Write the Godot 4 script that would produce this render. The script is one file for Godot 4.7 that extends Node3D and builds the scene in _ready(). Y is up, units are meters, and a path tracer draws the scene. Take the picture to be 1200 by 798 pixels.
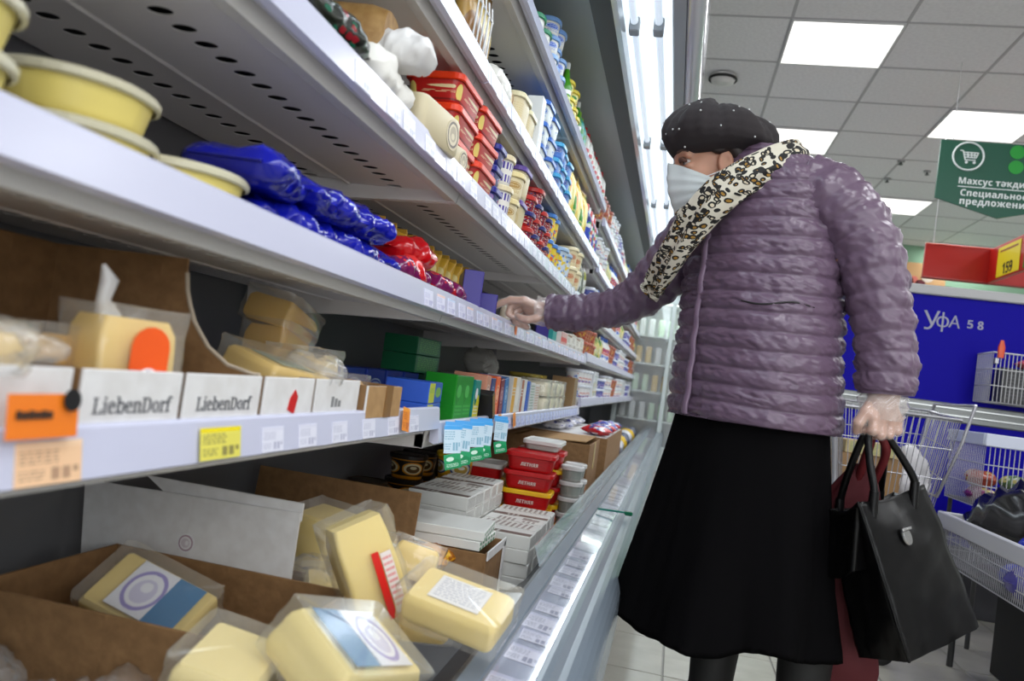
extends Node3D
# A shopper at a dairy case. World: y up, the aisle runs along -z; V(x, y, d) takes the distance d down the aisle.

var M := {}
var TX := {}
var PR := {}
var sheet: Image
var printed := []
var used := {}
var rng := RandomNumberGenerator.new()
const YB := 0.79
const YB2 := 0.757
const YA := 1.04
const YC := 1.31
const YD := 1.575
const YE := 1.885
const TILE := 0.6
const CEIL := 3.07

func _ready():
	rng.seed = 7
	var cam := Camera3D.new()
	cam.name = "camera"
	cam.transform = Transform3D(Basis(Vector3(0.9703, 0.1361, -0.1998), Vector3(-0.1251, 0.9899, 0.0669), Vector3(0.2069, -0.0400, 0.9776)).orthonormalized(), Vector3(0, 0.9, 0))
	var lens := CameraAttributesPhysical.new()
	lens.frustum_focal_length = 28.02
	lens.frustum_focus_distance = 2.1
	lens.exposure_aperture = 4.0
	lens.frustum_near = 0.05
	lens.frustum_far = 60.0
	cam.attributes = lens
	add_child(cam)
	cam.current = true
	var we := WorldEnvironment.new()
	we.name = "environment"
	var env := Environment.new()
	env.background_mode = Environment.BG_COLOR
	env.background_color = Color(0.05, 0.05, 0.055)
	env.tonemap_mode = Environment.TONE_MAPPER_LINEAR
	env.tonemap_exposure = 1.04
	env.sdfgi_enabled = true
	env.ssao_enabled = true
	env.ssil_enabled = true
	we.environment = env
	add_child(we)
	ceiling_panels()
	canopy_lamps()
	added_windows()
	room()
	dairy_case()
	stock_shelves()
	stock_deck()
	far_case()
	right_side()
	shopper()
	bags()
	finish_prints()

# ---------------------------------------------------------------- lights
const PANELS := [[0, 0], [2, 2], [0, 3], [2, 6], [5, 6], [4, 0], [2, -4], [6, -4], [0, -7], [4, -7], [6, 3], [0, 8], [8, 0], [8, 6], [3, -8], [7, -8], [9, -3], [10, 3], [4, 9], [11, 8], [1, -10], [3, -11], [5, -10], [0, -12], [6, -12]]
func ceiling_panels():
	var glow = glowing(Color(1.0, 0.99, 0.97), 1.5)
	for i in PANELS.size():
		var p = PANELS[i]
		var at = V(0.374 + TILE * (p[0] + 0.5), CEIL - 0.012, 4.524 + TILE * (p[1] + 0.5))
		var where = ["closest to the beret", "above the green hanging sign", "half hidden behind the beret", "small beyond the purple shoulder", "peeking out below the green sign"]
		var t = thing("ceiling_light_panel", "square white light panel set in the grey ceiling, " + (where[i] if i < 5 else "out of view"), "ceiling light", at, 0.0, "square ceiling light panels")
		part(t, "diffuser", cbox(0.572, 0.01, 0.572, 0.001), glow)
		for k in 4:
			part(t, "frame", cbox(0.596, 0.014, 0.012, 0.002), mt(Color(0.8, 0.8, 0.8), 0.4), Vector3(0, -0.002, 0.292).rotated(Vector3.UP, k * PI / 2), Vector3(0, k * PI / 2, 0))
		area_light("ceiling_panel_light", at + Vector3(0, -0.012, 0), Vector3(-PI / 2, 0, 0), Vector2(0.56, 0.56), 1.55, Color(0.975, 0.985, 1.0))

func canopy_lamps():
	for i in 8:
		var d = -0.9 + i * 1.36 + 0.66
		area_light("canopy_lamp_light", V(-0.255, 2.075, d), Vector3(-PI / 2 , 0, 0), Vector2(0.13, 1.25), 0.34, Color(0.92, 0.97, 1.0))

func added_windows():
	# two unseen windows added behind the camera as frontal fill light
	for i in 2:
		var w := Node3D.new()
		w.name = "added_window_%d" % (i + 1)
		w.set_meta("kind", "structure")
		w.position = Vector3(0.9 + 2.6 * i, 0.75, 3.07)
		add_child(w)
		part(w, "pane", cbox(2.2, 1.7, 0.01, 0.001), glowing(Color(0.95, 0.98, 1.0), 1.2), Vector3(0, 0, 0.01))
		for k in 2:
			part(w, "frame", cbox(2.3, 0.07, 0.06, 0.004), mt(Color(0.75, 0.75, 0.76), 0.4), Vector3(0, -0.06 + 1.75 * k, 0))
		for k in 3:
			part(w, "mullion", cbox(0.06, 1.7, 0.06, 0.004), mt(Color(0.75, 0.75, 0.76), 0.4), Vector3(-1.1 + 1.1 * k, 0, 0))
		area_light("added_window_light", Vector3(0.9 + 2.6 * i, 1.6, 3.02), Vector3.ZERO, Vector2(2.1, 1.6), 2.3, Color(0.96, 0.98, 1.0))

func area_light(called, at, rot, size, energy, col):
	var l := AreaLight3D.new()
	l.name = called
	l.position = at
	l.rotation = rot
	l.area_size = size
	l.light_energy = energy
	l.light_color = col
	l.shadow_enabled = true
	l.area_range = 20.0
	l.area_attenuation = 2.0
	add_child(l, true)

# ---------------------------------------------------------------- helpers
func V(x, y, d) -> Vector3:
	return Vector3(x, y, -d)

func mt(c: Color, rough := 0.5, metal := 0.0, tex = null) -> StandardMaterial3D:
	var key = "%s %.2f %.2f %s" % [c.to_html(), rough, metal, tex.get_instance_id() if tex is Texture2D else tex]
	if not M.has(key):
		var m := StandardMaterial3D.new()
		m.albedo_color = c
		m.roughness = rough
		m.metallic = metal
		if tex is Texture2D:
			m.albedo_texture = tex
		elif tex is Vector2i:
			m.uv1_scale = Vector3(94.0 / 2048, 94.0 / 2048, 1)
			m.uv1_offset = Vector3((tex.x * 96 + 1.0) / 2048, (tex.y * 96 + 1.0) / 2048, 0)
			printed.append(m)
		M[key] = m
	return M[key]

func glowing(c: Color, e: float) -> StandardMaterial3D:
	var m := StandardMaterial3D.new()
	m.albedo_color = Color(0.9, 0.9, 0.9)
	m.emission_enabled = true
	m.emission = c
	m.emission_energy_multiplier = e
	return m

func film(a := 0.12, rough := 0.12, c := Color(1, 1, 1)) -> StandardMaterial3D:
	var key = "film %.3f %.2f %s" % [a, rough, c.to_html()]
	if not M.has(key):
		var m := StandardMaterial3D.new()
		m.albedo_color = Color(c, a)
		m.roughness = rough
		m.transparency = BaseMaterial3D.TRANSPARENCY_ALPHA
		M[key] = m
	return M[key]

func noise_mat(key: String, c1: Color, c2: Color, freq: float, rough: float, scale := 1.0, bump := 0.0) -> StandardMaterial3D:
	if not M.has(key):
		var m := StandardMaterial3D.new()
		var n := FastNoiseLite.new()
		n.seed = key.hash() % 1000
		n.frequency = freq
		n.fractal_octaves = 4
		var im := Image.create(128, 128, false, Image.FORMAT_RGB8)
		for y in 128:
			for x in 128:
				var t = clampf(n.get_noise_2d(x, y) * 0.9 + 0.5, 0, 1)
				im.set_pixel(x, y, c1.lerp(c2, t))
		m.albedo_texture = ImageTexture.create_from_image(im)
		m.uv1_triplanar = true
		m.uv1_scale = Vector3.ONE * scale
		m.roughness = rough
		if bump > 0.0:
			var b := Image.create(128, 128, false, Image.FORMAT_RGB8)
			for y in 128:
				for x in 128:
					var t = clampf(n.get_noise_2d(x + 300, y) * 0.9 + 0.5, 0, 1)
					b.set_pixel(x, y, Color(t, t, t))
			b.bump_map_to_normal_map(bump)
			m.normal_enabled = true
			m.normal_texture = ImageTexture.create_from_image(b)
		M[key] = m
	return M[key]

func numbered(called: String) -> String:
	used[called] = used.get(called, -1) + 1
	return called if used[called] == 0 else "%s_%03d" % [called, used[called]]

func thing(called, label, category, at := Vector3.ZERO, turn = 0.0, group := "") -> Node3D:
	var o := Node3D.new()
	return settle(o, called, label, category, at, turn, group)

func settle(o, called, label, category, at := Vector3.ZERO, turn = 0.0, group := ""):
	o.name = numbered(called)
	o.position = at
	if turn is Vector3:
		o.rotation = turn
	else:
		o.rotation.y = turn
	o.set_meta("label", label)
	o.set_meta("category", category)
	if group:
		o.set_meta("group", group)
	add_child(o)
	return o

func part(p, called, mesh, mat, at := Vector3.ZERO, rot := Vector3.ZERO) -> MeshInstance3D:
	var o := MeshInstance3D.new()
	o.name = called
	o.mesh = mesh
	o.material_override = mat
	o.position = at
	o.rotation = rot
	p.add_child(o, true)
	return o

func struct(called, mesh, mat, at := Vector3.ZERO) -> MeshInstance3D:
	var o := part(self, called, mesh, mat, at)
	o.set_meta("kind", "structure")
	return o

func tri(st: SurfaceTool, a, b, c, out: Vector3, ua := Vector2.ZERO, ub := Vector2.ZERO, uc := Vector2.ZERO):
	if (a - c).cross(a - b).dot(out) < 0.0:
		var s = b; b = c; c = s
		var u = ub; ub = uc; uc = u
	st.set_uv(ua); st.add_vertex(a)
	st.set_uv(ub); st.add_vertex(b)
	st.set_uv(uc); st.add_vertex(c)

func quad(st, a, b, c, d, out):
	tri(st, a, b, c, out, Vector2(0, 1), Vector2(1, 1), Vector2(1, 0))
	tri(st, a, c, d, out, Vector2(0, 1), Vector2(1, 0), Vector2(0, 0))

func begin(smooth := false) -> SurfaceTool:
	var st := SurfaceTool.new()
	st.begin(Mesh.PRIMITIVE_TRIANGLES)
	st.set_smooth_group(0 if smooth else -1)
	return st

func done(st: SurfaceTool) -> ArrayMesh:
	st.generate_normals()
	return st.commit()

# a chamfered box standing on y = 0
func add_box(st: SurfaceTool, w: float, h: float, d: float, b: float, t := Transform3D()):
	var hx = w / 2; var hz = d / 2
	b = minf(b, minf(w, minf(h, d)) * 0.45)
	var B = t.basis
	var hy = h / 2
	var f = [
		[Vector3(0, 0, 1), Vector3(1, 0, 0), Vector3(0, 1, 0)], [Vector3(0, 0, -1), Vector3(-1, 0, 0), Vector3(0, 1, 0)],
		[Vector3(1, 0, 0), Vector3(0, 0, -1), Vector3(0, 1, 0)], [Vector3(-1, 0, 0), Vector3(0, 0, 1), Vector3(0, 1, 0)],
		[Vector3(0, 1, 0), Vector3(1, 0, 0), Vector3(0, 0, -1)], [Vector3(0, -1, 0), Vector3(1, 0, 0), Vector3(0, 0, 1)]]
	var H = Vector3(hx, hy, hz)
	for k in f:
		var n: Vector3 = k[0] * H; var u: Vector3 = k[1] * (H - Vector3.ONE * b); var v: Vector3 = k[2] * (H - Vector3.ONE * b)
		quad(st, t * (n - u - v + Vector3(0, hy, 0)), t * (n + u - v + Vector3(0, hy, 0)), t * (n + u + v + Vector3(0, hy, 0)), t * (n - u + v + Vector3(0, hy, 0)), B * k[0])
	if b <= 0.0002:
		return
	for sx in [-1, 1]:
		for sy in [-1, 1]:
			for ax in 3:
				var i = ax; var j = (ax + 1) % 3; var l = (ax + 2) % 3
				var n1 = Vector3.ZERO; n1[i] = sx
				var n2 = Vector3.ZERO; n2[j] = sy
				var e = Vector3.ZERO; e[l] = H[l] - b
				var p1 = Vector3.ZERO; p1[i] = sx * H[i]; p1[j] = sy * (H[j] - b)
				var p2 = Vector3.ZERO; p2[i] = sx * (H[i] - b); p2[j] = sy * H[j]
				var c = Vector3(0, hy, 0)
				quad(st, t * (p1 - e + c), t * (p1 + e + c), t * (p2 + e + c), t * (p2 - e + c), B * (n1 + n2))
			for sz in [-1, 1]:
				var s = Vector3(sx, sy, sz)
				var c2 = Vector3(0, hy, 0)
				var q = s * (H - Vector3.ONE * b)
				tri(st, t * (q + Vector3(s.x * b, 0, 0) + c2), t * (q + Vector3(0, s.y * b, 0) + c2), t * (q + Vector3(0, 0, s.z * b) + c2), B * s)

func cbox(w: float, h: float, d: float, b := 0.002) -> ArrayMesh:
	var key = "box %.4f %.4f %.4f %.4f" % [w, h, d, b]
	if not PR.has(key):
		var st = begin()
		add_box(st, w, h, d, b)
		PR[key] = done(st)
	return PR[key]

# rows of points joined into a skin; wrap closes each row into a ring
func skin(rows: Array, wrap := true, cap0 := false, cap1 := false, smooth := true, urep := 1.0) -> ArrayMesh:
	var st = begin(smooth)
	add_skin(st, rows, wrap, cap0, cap1, smooth, urep)
	return done(st)

func add_skin(st: SurfaceTool, rows: Array, wrap := true, cap0 := false, cap1 := false, smooth := true, urep := 1.0):
	var m = rows.size(); var n = rows[0].size()
	var cs = []
	for r in rows:
		var c = Vector3.ZERO
		for p in r: c += p
		cs.append(c / n)
	var last = n if wrap else n - 1
	var vote = 0.0
	if wrap:
		for i in range(0, m - 1):
			for j in range(0, n, maxi(1, n / 8)):
				var a = rows[i][j]; var b = rows[i + 1][j]; var c = rows[i + 1][(j + 1) % n]
				vote += (a - c).cross(a - b).dot(a + c - cs[i] - cs[i + 1])
	var flip = vote < 0.0
	st.set_smooth_group(0 if smooth else -1)
	for i in m - 1:
		var v0 = float(i) / (m - 1); var v1 = float(i + 1) / (m - 1)
		for j in last:
			var k = (j + 1) % n
			var u0 = fposmod(urep * j / last + 0.0001, 1.0); var u1 = minf(u0 + urep / last, 1.0)
			var q = [[rows[i][j], Vector2(u0, 1 - v0)], [rows[i + 1][j], Vector2(u0, 1 - v1)], [rows[i + 1][k], Vector2(u1, 1 - v1)], [rows[i][k], Vector2(u1, 1 - v0)]]
			for o in ([0, 1, 2, 0, 2, 3] if not flip else [0, 2, 1, 0, 3, 2]):
				st.set_uv(q[o][1]); st.add_vertex(q[o][0])
	st.set_smooth_group(-1)
	for e in [[cap0, 0, 1], [cap1, m - 1, m - 2]]:
		if e[0]:
			var out = cs[e[1]] - cs[e[2]]
			if out.length() < 1e-6: out = Vector3.UP if e[1] else Vector3.DOWN
			var lo = rows[e[1]][0]; var hi = rows[e[1]][0]
			for q in rows[e[1]]:
				lo = lo.min(q); hi = hi.max(q)
			var ex = hi - lo
			var thin = ex.min_axis_index()
			var ax = 0 if thin != 0 else 2
			var ay = 1 if thin != 1 else 2
			if thin == 0: ax = 2
			var uvof = func(q): return Vector2((q[ax] - lo[ax]) / maxf(ex[ax], 1e-6), 1.0 - (q[ay] - lo[ay]) / maxf(ex[ay], 1e-6))
			for j in n:
				var qa = rows[e[1]][j]; var qb = rows[e[1]][(j + 1) % n]
				tri(st, qa, qb, cs[e[1]], out, uvof.call(qa), uvof.call(qb), uvof.call(cs[e[1]]))

func lathe(prof: Array, n := 20, cap0 := true, cap1 := true, smooth := true) -> ArrayMesh:
	var rows = []
	for p in prof:
		var r = PackedVector3Array()
		for j in n:
			var a = TAU * j / n
			r.append(Vector3(cos(a) * p.x, p.y, sin(a) * p.x))
		rows.append(r)
	return skin(rows, true, cap0, cap1, smooth)

func rrect(w, d, r, y, seg := 4) -> PackedVector3Array:
	var out = PackedVector3Array()
	var hx = w / 2 - r; var hz = d / 2 - r
	for q in 4:
		var cx = hx * [1, -1, -1, 1][q]; var cz = hz * [1, 1, -1, -1][q]
		for k in seg + 1:
			var a = (q + float(k) / seg) * PI / 2
			out.append(Vector3(cx + r * cos(a), y, cz + r * sin(a)))
	return out

# extrude a polygon given in x, y along z from z0 to z1
func prism(poly: PackedVector2Array, z0: float, z1: float, t := Transform3D(), smooth := false) -> ArrayMesh:
	var st = begin(smooth)
	add_prism(st, poly, z0, z1, t, smooth)
	return done(st)

func add_prism(st, poly: PackedVector2Array, z0: float, z1: float, t := Transform3D(), smooth := false):
	var cw = Geometry2D.is_polygon_clockwise(poly)
	st.set_smooth_group(0 if smooth else -1)
	for i in poly.size():
		var a = poly[i]; var b = poly[(i + 1) % poly.size()]
		var nrm = (b - a).orthogonal() * (1.0 if cw else -1.0)
		var out = Vector3(nrm.x, nrm.y, 0)
		if absf(nrm.x) + absf(nrm.y) < 1e-9: continue
		# orthogonal() of a clockwise outline (y up) points outward after the sign is settled by a test point
		var mid = (a + b) / 2 + nrm.normalized() * 1e-4
		if Geometry2D.is_point_in_polygon(mid, poly): out = -out
		quad(st, t * Vector3(a.x, a.y, z0), t * Vector3(b.x, b.y, z0), t * Vector3(b.x, b.y, z1), t * Vector3(a.x, a.y, z1), t.basis * out)
	st.set_smooth_group(-1)
	var lo = poly[0]; var hi = poly[0]
	for p in poly:
		lo = lo.min(p); hi = hi.max(p)
	var ids = Geometry2D.triangulate_polygon(poly)
	for i in range(0, ids.size(), 3):
		for z in [z0, z1]:
			var q = []; var u = []
			for k in 3:
				var p = poly[ids[i + k]]
				q.append(t * Vector3(p.x, p.y, z))
				u.append(Vector2((p.x - lo.x) / (hi.x - lo.x), 1 - (p.y - lo.y) / (hi.y - lo.y)))
			tri(st, q[0], q[1], q[2], t.basis * Vector3(0, 0, 1 if (z == z1) == (z1 > z0) else -1), u[0], u[1], u[2])

func add_tube(st, path: Array, r, n := 8, caps := true):
	var rows = []
	var up = Vector3(0.31, 0.87, 0.37)
	for i in path.size():
		var a = path[maxi(i - 1, 0)]; var b = path[mini(i + 1, path.size() - 1)]
		var t = (b - a).normalized()
		var s = t.cross(up).normalized()
		if s.length() < 0.5: s = t.cross(Vector3.RIGHT).normalized()
		var w = s.cross(t).normalized()
		up = w
		var rr = r[i] if r is Array else r
		var row = PackedVector3Array()
		for j in n:
			var g = TAU * j / n
			row.append(path[i] + (s * cos(g) + w * sin(g)) * rr)
		rows.append(row)
	add_skin(st, rows, true, caps, caps, true)

func tube(path: Array, r, n := 8) -> ArrayMesh:
	var st = begin(true)
	add_tube(st, path, r, n)
	return done(st)

func curve(pts: Array, n: int) -> Array:
	var out = []
	for i in n + 1:
		var f = float(i) / n * (pts.size() - 1)
		var k = mini(int(f), pts.size() - 2)
		var u = f - k
		var p0 = pts[maxi(k - 1, 0)]; var p1 = pts[k]; var p2 = pts[k + 1]; var p3 = pts[mini(k + 2, pts.size() - 1)]
		out.append(0.5 * (2 * p1 + (p2 - p0) * u + (2 * p0 - 5 * p1 + 4 * p2 - p3) * u * u + (3 * p1 - p0 - 3 * p2 + p3) * u * u * u))
	return out

func lettering(p, called, text, size, mat, at, rot := Vector3.ZERO, bold := true, depth := 0.0015, font_name := "Droid Sans", align := HORIZONTAL_ALIGNMENT_CENTER) -> MeshInstance3D:
	var tm := TextMesh.new()
	var f := SystemFont.new()
	f.font_names = PackedStringArray([font_name])
	f.font_weight = 700 if bold else 400
	tm.font = f
	tm.text = text
	tm.font_size = 64
	tm.pixel_size = size / 64.0
	tm.depth = depth
	tm.horizontal_alignment = align
	return part(p, called, tm, mat, at, rot)

# ---------------------------------------------------------------- printed surfaces
func tx(kind: String, base: Color, a: Color, b := Color.WHITE, s := 0) -> Vector2i:
	var key = "%s %s %s %s %d" % [kind, base.to_html(), a.to_html(), b.to_html(), s]
	if TX.has(key): return TX[key]
	var r := RandomNumberGenerator.new()
	r.seed = key.hash()
	var W = 96; var H = 96
	var im := Image.create(W, H, false, Image.FORMAT_RGB8)
	im.fill(base)
	match kind:
		"oval":       # an oval badge with a band below
			_ell(im, 48, 40, 36, 22, a); _ell(im, 48, 40, 32, 18, b); _ell(im, 48, 40, 28, 15, a)
			_lines(im, r, 30, 36, 66, 44, b, 2); _lines(im, r, 22, 68, 74, 84, a, 3)
		"bars":
			_lines(im, r, 8, 8, 88, 90, a, 9)
		"label":      # price label: heading bar, lines, big digits block
			im.fill_rect(Rect2i(0, 0, 96, 14), b); _lines(im, r, 6, 20, 60, 52, a, 4)
			im.fill_rect(Rect2i(50, 58, 12, 28), a); im.fill_rect(Rect2i(66, 58, 12, 28), a); im.fill_rect(Rect2i(82, 58, 8, 14), a); _lines(im, r, 6, 62, 40, 86, a, 3)
		"dots":
			for i in 40: _ell(im, r.randi_range(4, 92), r.randi_range(4, 92), 7, 7, a if r.randf() < 0.6 else b)
		"split":
			im.fill_rect(Rect2i(0, 0, 40, 96), a); _ell(im, 66, 46, 20, 26, b); _lines(im, r, 6, 26, 36, 50, b, 3)
		"tubside":    # red tub: cream picture on the left, badge and lines on the right
			_ell(im, 22, 52, 24, 40, b); _ell(im, 70, 30, 18, 9, a); _lines(im, r, 50, 50, 92, 62, a, 2); im.fill_rect(Rect2i(0, 86, 96, 10), base.darkened(0.3))
		"stripes":
			for i in 6: im.fill_rect(Rect2i(i * 16, 0, 8, 96), a)
			im.fill_rect(Rect2i(0, 34, 96, 26), b)
		"net":
			for i in 90: _ell(im, r.randi_range(0, 95), r.randi_range(0, 95), 5, 4, [a, b, base.darkened(0.4)][i % 3])
		"face":       # a plain round ring badge
			_ell(im, 48, 48, 40, 40, a); _ell(im, 48, 48, 33, 33, b); _ell(im, 48, 50, 24, 24, base.lerp(a, 0.3)); _ell(im, 48, 42, 12, 10, b)
		"wave":
			for x in 96:
				var y0 = 48 + int(14 * sin(x * 0.07 + s)); im.fill_rect(Rect2i(x, y0, 1, 96 - y0), a)
			_ell(im, 34, 32, 22, 14, b); _lines(im, r, 12, 62, 84, 86, b, 3)
		"patches":
			for i in 26: im.fill_rect(Rect2i(r.randi_range(0, 80), r.randi_range(0, 80), r.randi_range(6, 26), r.randi_range(6, 22)), [a, b, base][i % 3])
	if sheet == null:
		sheet = Image.create(2048, 2048, false, Image.FORMAT_RGB8)
	var cell = Vector2i(TX.size() % 21, TX.size() / 21)
	sheet.blit_rect(im, Rect2i(0, 0, W, H), cell * 96)
	TX[key] = cell
	return cell

# every small print shares one sheet; it is handed to the materials when all prints are drawn
func finish_prints():
	var t := ImageTexture.create_from_image(sheet)
	for m in printed: m.albedo_texture = t

func _ell(im: Image, cx, cy, rx, ry, c):
	for y in range(maxi(0, cy - ry), mini(im.get_height(), cy + ry + 1)):
		var k = 1.0 - pow(float(y - cy) / ry, 2)
		if k > 0:
			var h = int(rx * sqrt(k))
			im.fill_rect(Rect2i(cx - h, y, 2 * h + 1, 1), c)

func _lines(im: Image, r, x0, y0, x1, y1, c, n):
	var step = float(y1 - y0) / n
	for i in n:
		var x = x0
		while x < x1 - 3:
			var w = r.randi_range(4, 12)
			im.fill_rect(Rect2i(x, int(y0 + i * step), mini(w, x1 - x), maxi(1, int(step * 0.5))), c)
			x += w + 3

const ORD := ["nearest", "second", "third", "fourth", "fifth", "sixth", "seventh", "eighth", "ninth", "tenth", "eleventh", "twelfth", "thirteenth", "fourteenth", "fifteenth", "sixteenth", "seventeenth", "eighteenth", "nineteenth", "twentieth"]
func nth(i: int) -> String:
	return ORD[i] if i < ORD.size() else "%dth" % (i + 1)

func tier(k: int, n: int) -> String:
	return "top tier" if k == n - 1 else "bottom tier" if k == 0 else nth(k) + " tier"

# ---------------------------------------------------------------- the room
func room():
	var fl := struct("floor", cbox(12.0, 0.2, 15.0, 0.0), mt(Color(0.70, 0.69, 0.67), 0.6), Vector3(3.6, -0.206, -3.6))
	var tm = [noise_mat("tile1", Color(0.73, 0.715, 0.67), Color(0.67, 0.655, 0.61), 0.03, 0.32, 1.5), noise_mat("tile2", Color(0.71, 0.695, 0.65), Color(0.65, 0.635, 0.595), 0.03, 0.35, 1.3), noise_mat("tile3", Color(0.74, 0.725, 0.68), Color(0.69, 0.675, 0.63), 0.03, 0.3, 1.7)]
	for i in range(-2, 11):
		for j in range(-3, 14):
			part(fl, "floor_tile", cbox(0.375, 0.012, 0.375, 0.002), tm[rng.randi() % 3], Vector3(0.075 + 0.38 * (i + 0.5), 0.2 - 0.1, 0) + Vector3(-3.6, 0.094, 3.6 - (2.67 - 0.76 + 0.38 * (j + 0.5))) + Vector3(0, 0, 0))
	var ce := struct("ceiling", cbox(12.0, 0.2, 15.0, 0.0), mt(Color(0.82, 0.82, 0.82), 0.8), Vector3(3.6, CEIL + 0.03, -3.6))
	var cm = [noise_mat("ceil1", Color(0.88, 0.875, 0.88), Color(0.84, 0.835, 0.84), 0.1, 0.9, 3.0), noise_mat("ceil2", Color(0.865, 0.86, 0.865), Color(0.83, 0.825, 0.83), 0.1, 0.9, 2.7)]
	for i in range(-1, 9):
		for j in range(-3, 10):
			if [i, j] in PANELS: continue
			part(ce, "ceiling_tile", cbox(0.588, 0.022, 0.588, 0.002), cm[rng.randi() % 2], Vector3(0.374 + TILE * (i + 0.5) - 3.6, -0.03, 3.6 - (4.524 + TILE * (j + 0.5))))
	var grid = begin()
	for i in range(-2, 12):
		add_box(grid, 0.018, 0.012, 15, 0.001, Transform3D(Basis(), Vector3(0.374 + TILE * i, CEIL - 0.003, -3.6)))
	for j in range(-12, 11):
		add_box(grid, 12, 0.012, 0.018, 0.001, Transform3D(Basis(), Vector3(3.6, CEIL - 0.0035, -(4.524 + TILE * j))))
	part(ce, "ceiling_grid", done(grid), mt(Color(0.66, 0.65, 0.66), 0.5), Vector3(-3.6, -CEIL - 0.03, 3.6))
	struct("wall_left", cbox(0.2, 3.2, 15.0, 0.0), mt(Color(0.88, 0.88, 0.87), 0.8), Vector3(-1.4, 0, -3.6))
	struct("wall_right", cbox(0.2, 3.2, 15.0, 0.0), mt(Color(0.88, 0.88, 0.87), 0.8), Vector3(8.6, 0, -3.6))
	struct("wall_back", cbox(12.0, 3.2, 0.2, 0.0), mt(Color(0.88, 0.88, 0.87), 0.8), Vector3(3.6, 0, 3.2))
	struct("wall_front", cbox(12.0, 3.2, 0.2, 0.0), mt(Color(0.52, 0.66, 0.55), 0.75), V(3.6, 0, 10.34))
	# ceiling fittings
	var sm = thing("smoke_detector", "round white ceiling detector with a dark rim, above the black beret", "smoke detector", V(0.05, CEIL - 0.055, 5.39))
	part(sm, "base", lathe([Vector2(0.03, 0), Vector2(0.075, 0.008), Vector2(0.085, 0.03), Vector2(0.085, 0.052)], 24), mt(Color(0.8, 0.79, 0.78), 0.5))
	part(sm, "rim", lathe([Vector2(0.088, 0.018), Vector2(0.096, 0.022), Vector2(0.096, 0.034), Vector2(0.088, 0.038)], 28, false, false), mt(Color(0.06, 0.06, 0.06), 0.4))
	var n = 0
	for p in [[1.574, 6.96], [1.6, 7.5], [1.84, 7.19]]:
		var s = thing("ceiling_sprinkler", "small dark fitting on the grey ceiling, %s" % ["between the lights over the shoulder", "farthest of the three", "nearest the green sign"][n], "sprinkler", V(p[0], CEIL - 0.05, p[1]), 0, "small ceiling fittings")
		part(s, "rose", lathe([Vector2(0.028, 0.036), Vector2(0.03, 0.047)], 14), mt(Color(0.62, 0.62, 0.62), 0.4))
		part(s, "nozzle", lathe([Vector2(0.016, 0.012), Vector2(0.018, 0.018), Vector2(0.008, 0.022), Vector2(0.008, 0.036)], 12), mt(Color(0.4, 0.4, 0.4), 0.4, 0.6))
		n += 1

# ---------------------------------------------------------------- the refrigerated case
const JOINTS := [-0.96, 0.37, 1.70, 3.03, 4.36]

func perforated(length: float, x0: float, x1: float, xh: float, y: float) -> ArrayMesh:
	var key = "perf %.3f %.3f" % [length, x0]
	if PR.has(key): return PR[key]
	var st = begin()
	var pitch = 0.049; var r = 0.0125; var n = int(length / pitch); var half = pitch / 2
	var dn = Vector3.DOWN
	quad(st, Vector3(x0, y, 0), Vector3(x0, y, -length), Vector3(xh + half, y, -length), Vector3(xh + half, y, 0), dn)
	quad(st, Vector3(x1, y, 0), Vector3(x1, y, -length), Vector3(xh - half, y, -length), Vector3(xh - half, y, 0), dn)
	quad(st, Vector3(xh + half, y, -n * pitch), Vector3(xh + half, y, -length), Vector3(xh - half, y, -length), Vector3(xh - half, y, -n * pitch), dn)
	for i in n:
		var c = Vector3(xh, y, -(i + 0.5) * pitch)
		for k in 16:
			var q = []
			for kk in [k, k + 1]:
				var a = TAU * kk / 16
				var d = Vector3(cos(a), 0, sin(a))
				var s = minf(half / maxf(absf(d.x), 1e-5), pitch / 2 / maxf(absf(d.z), 1e-5))
				q.append([c + Vector3(d.x * 0.017, 0, d.z * 0.012), c + d * s])
			quad(st, q[0][0], q[1][0], q[1][1], q[0][1], dn)
			quad(st, q[0][0], q[1][0], q[1][0] + Vector3(0, 0.0012, 0), q[0][0] + Vector3(0, 0.0012, 0), c - q[0][0])
	PR[key] = done(st)
	return PR[key]

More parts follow.
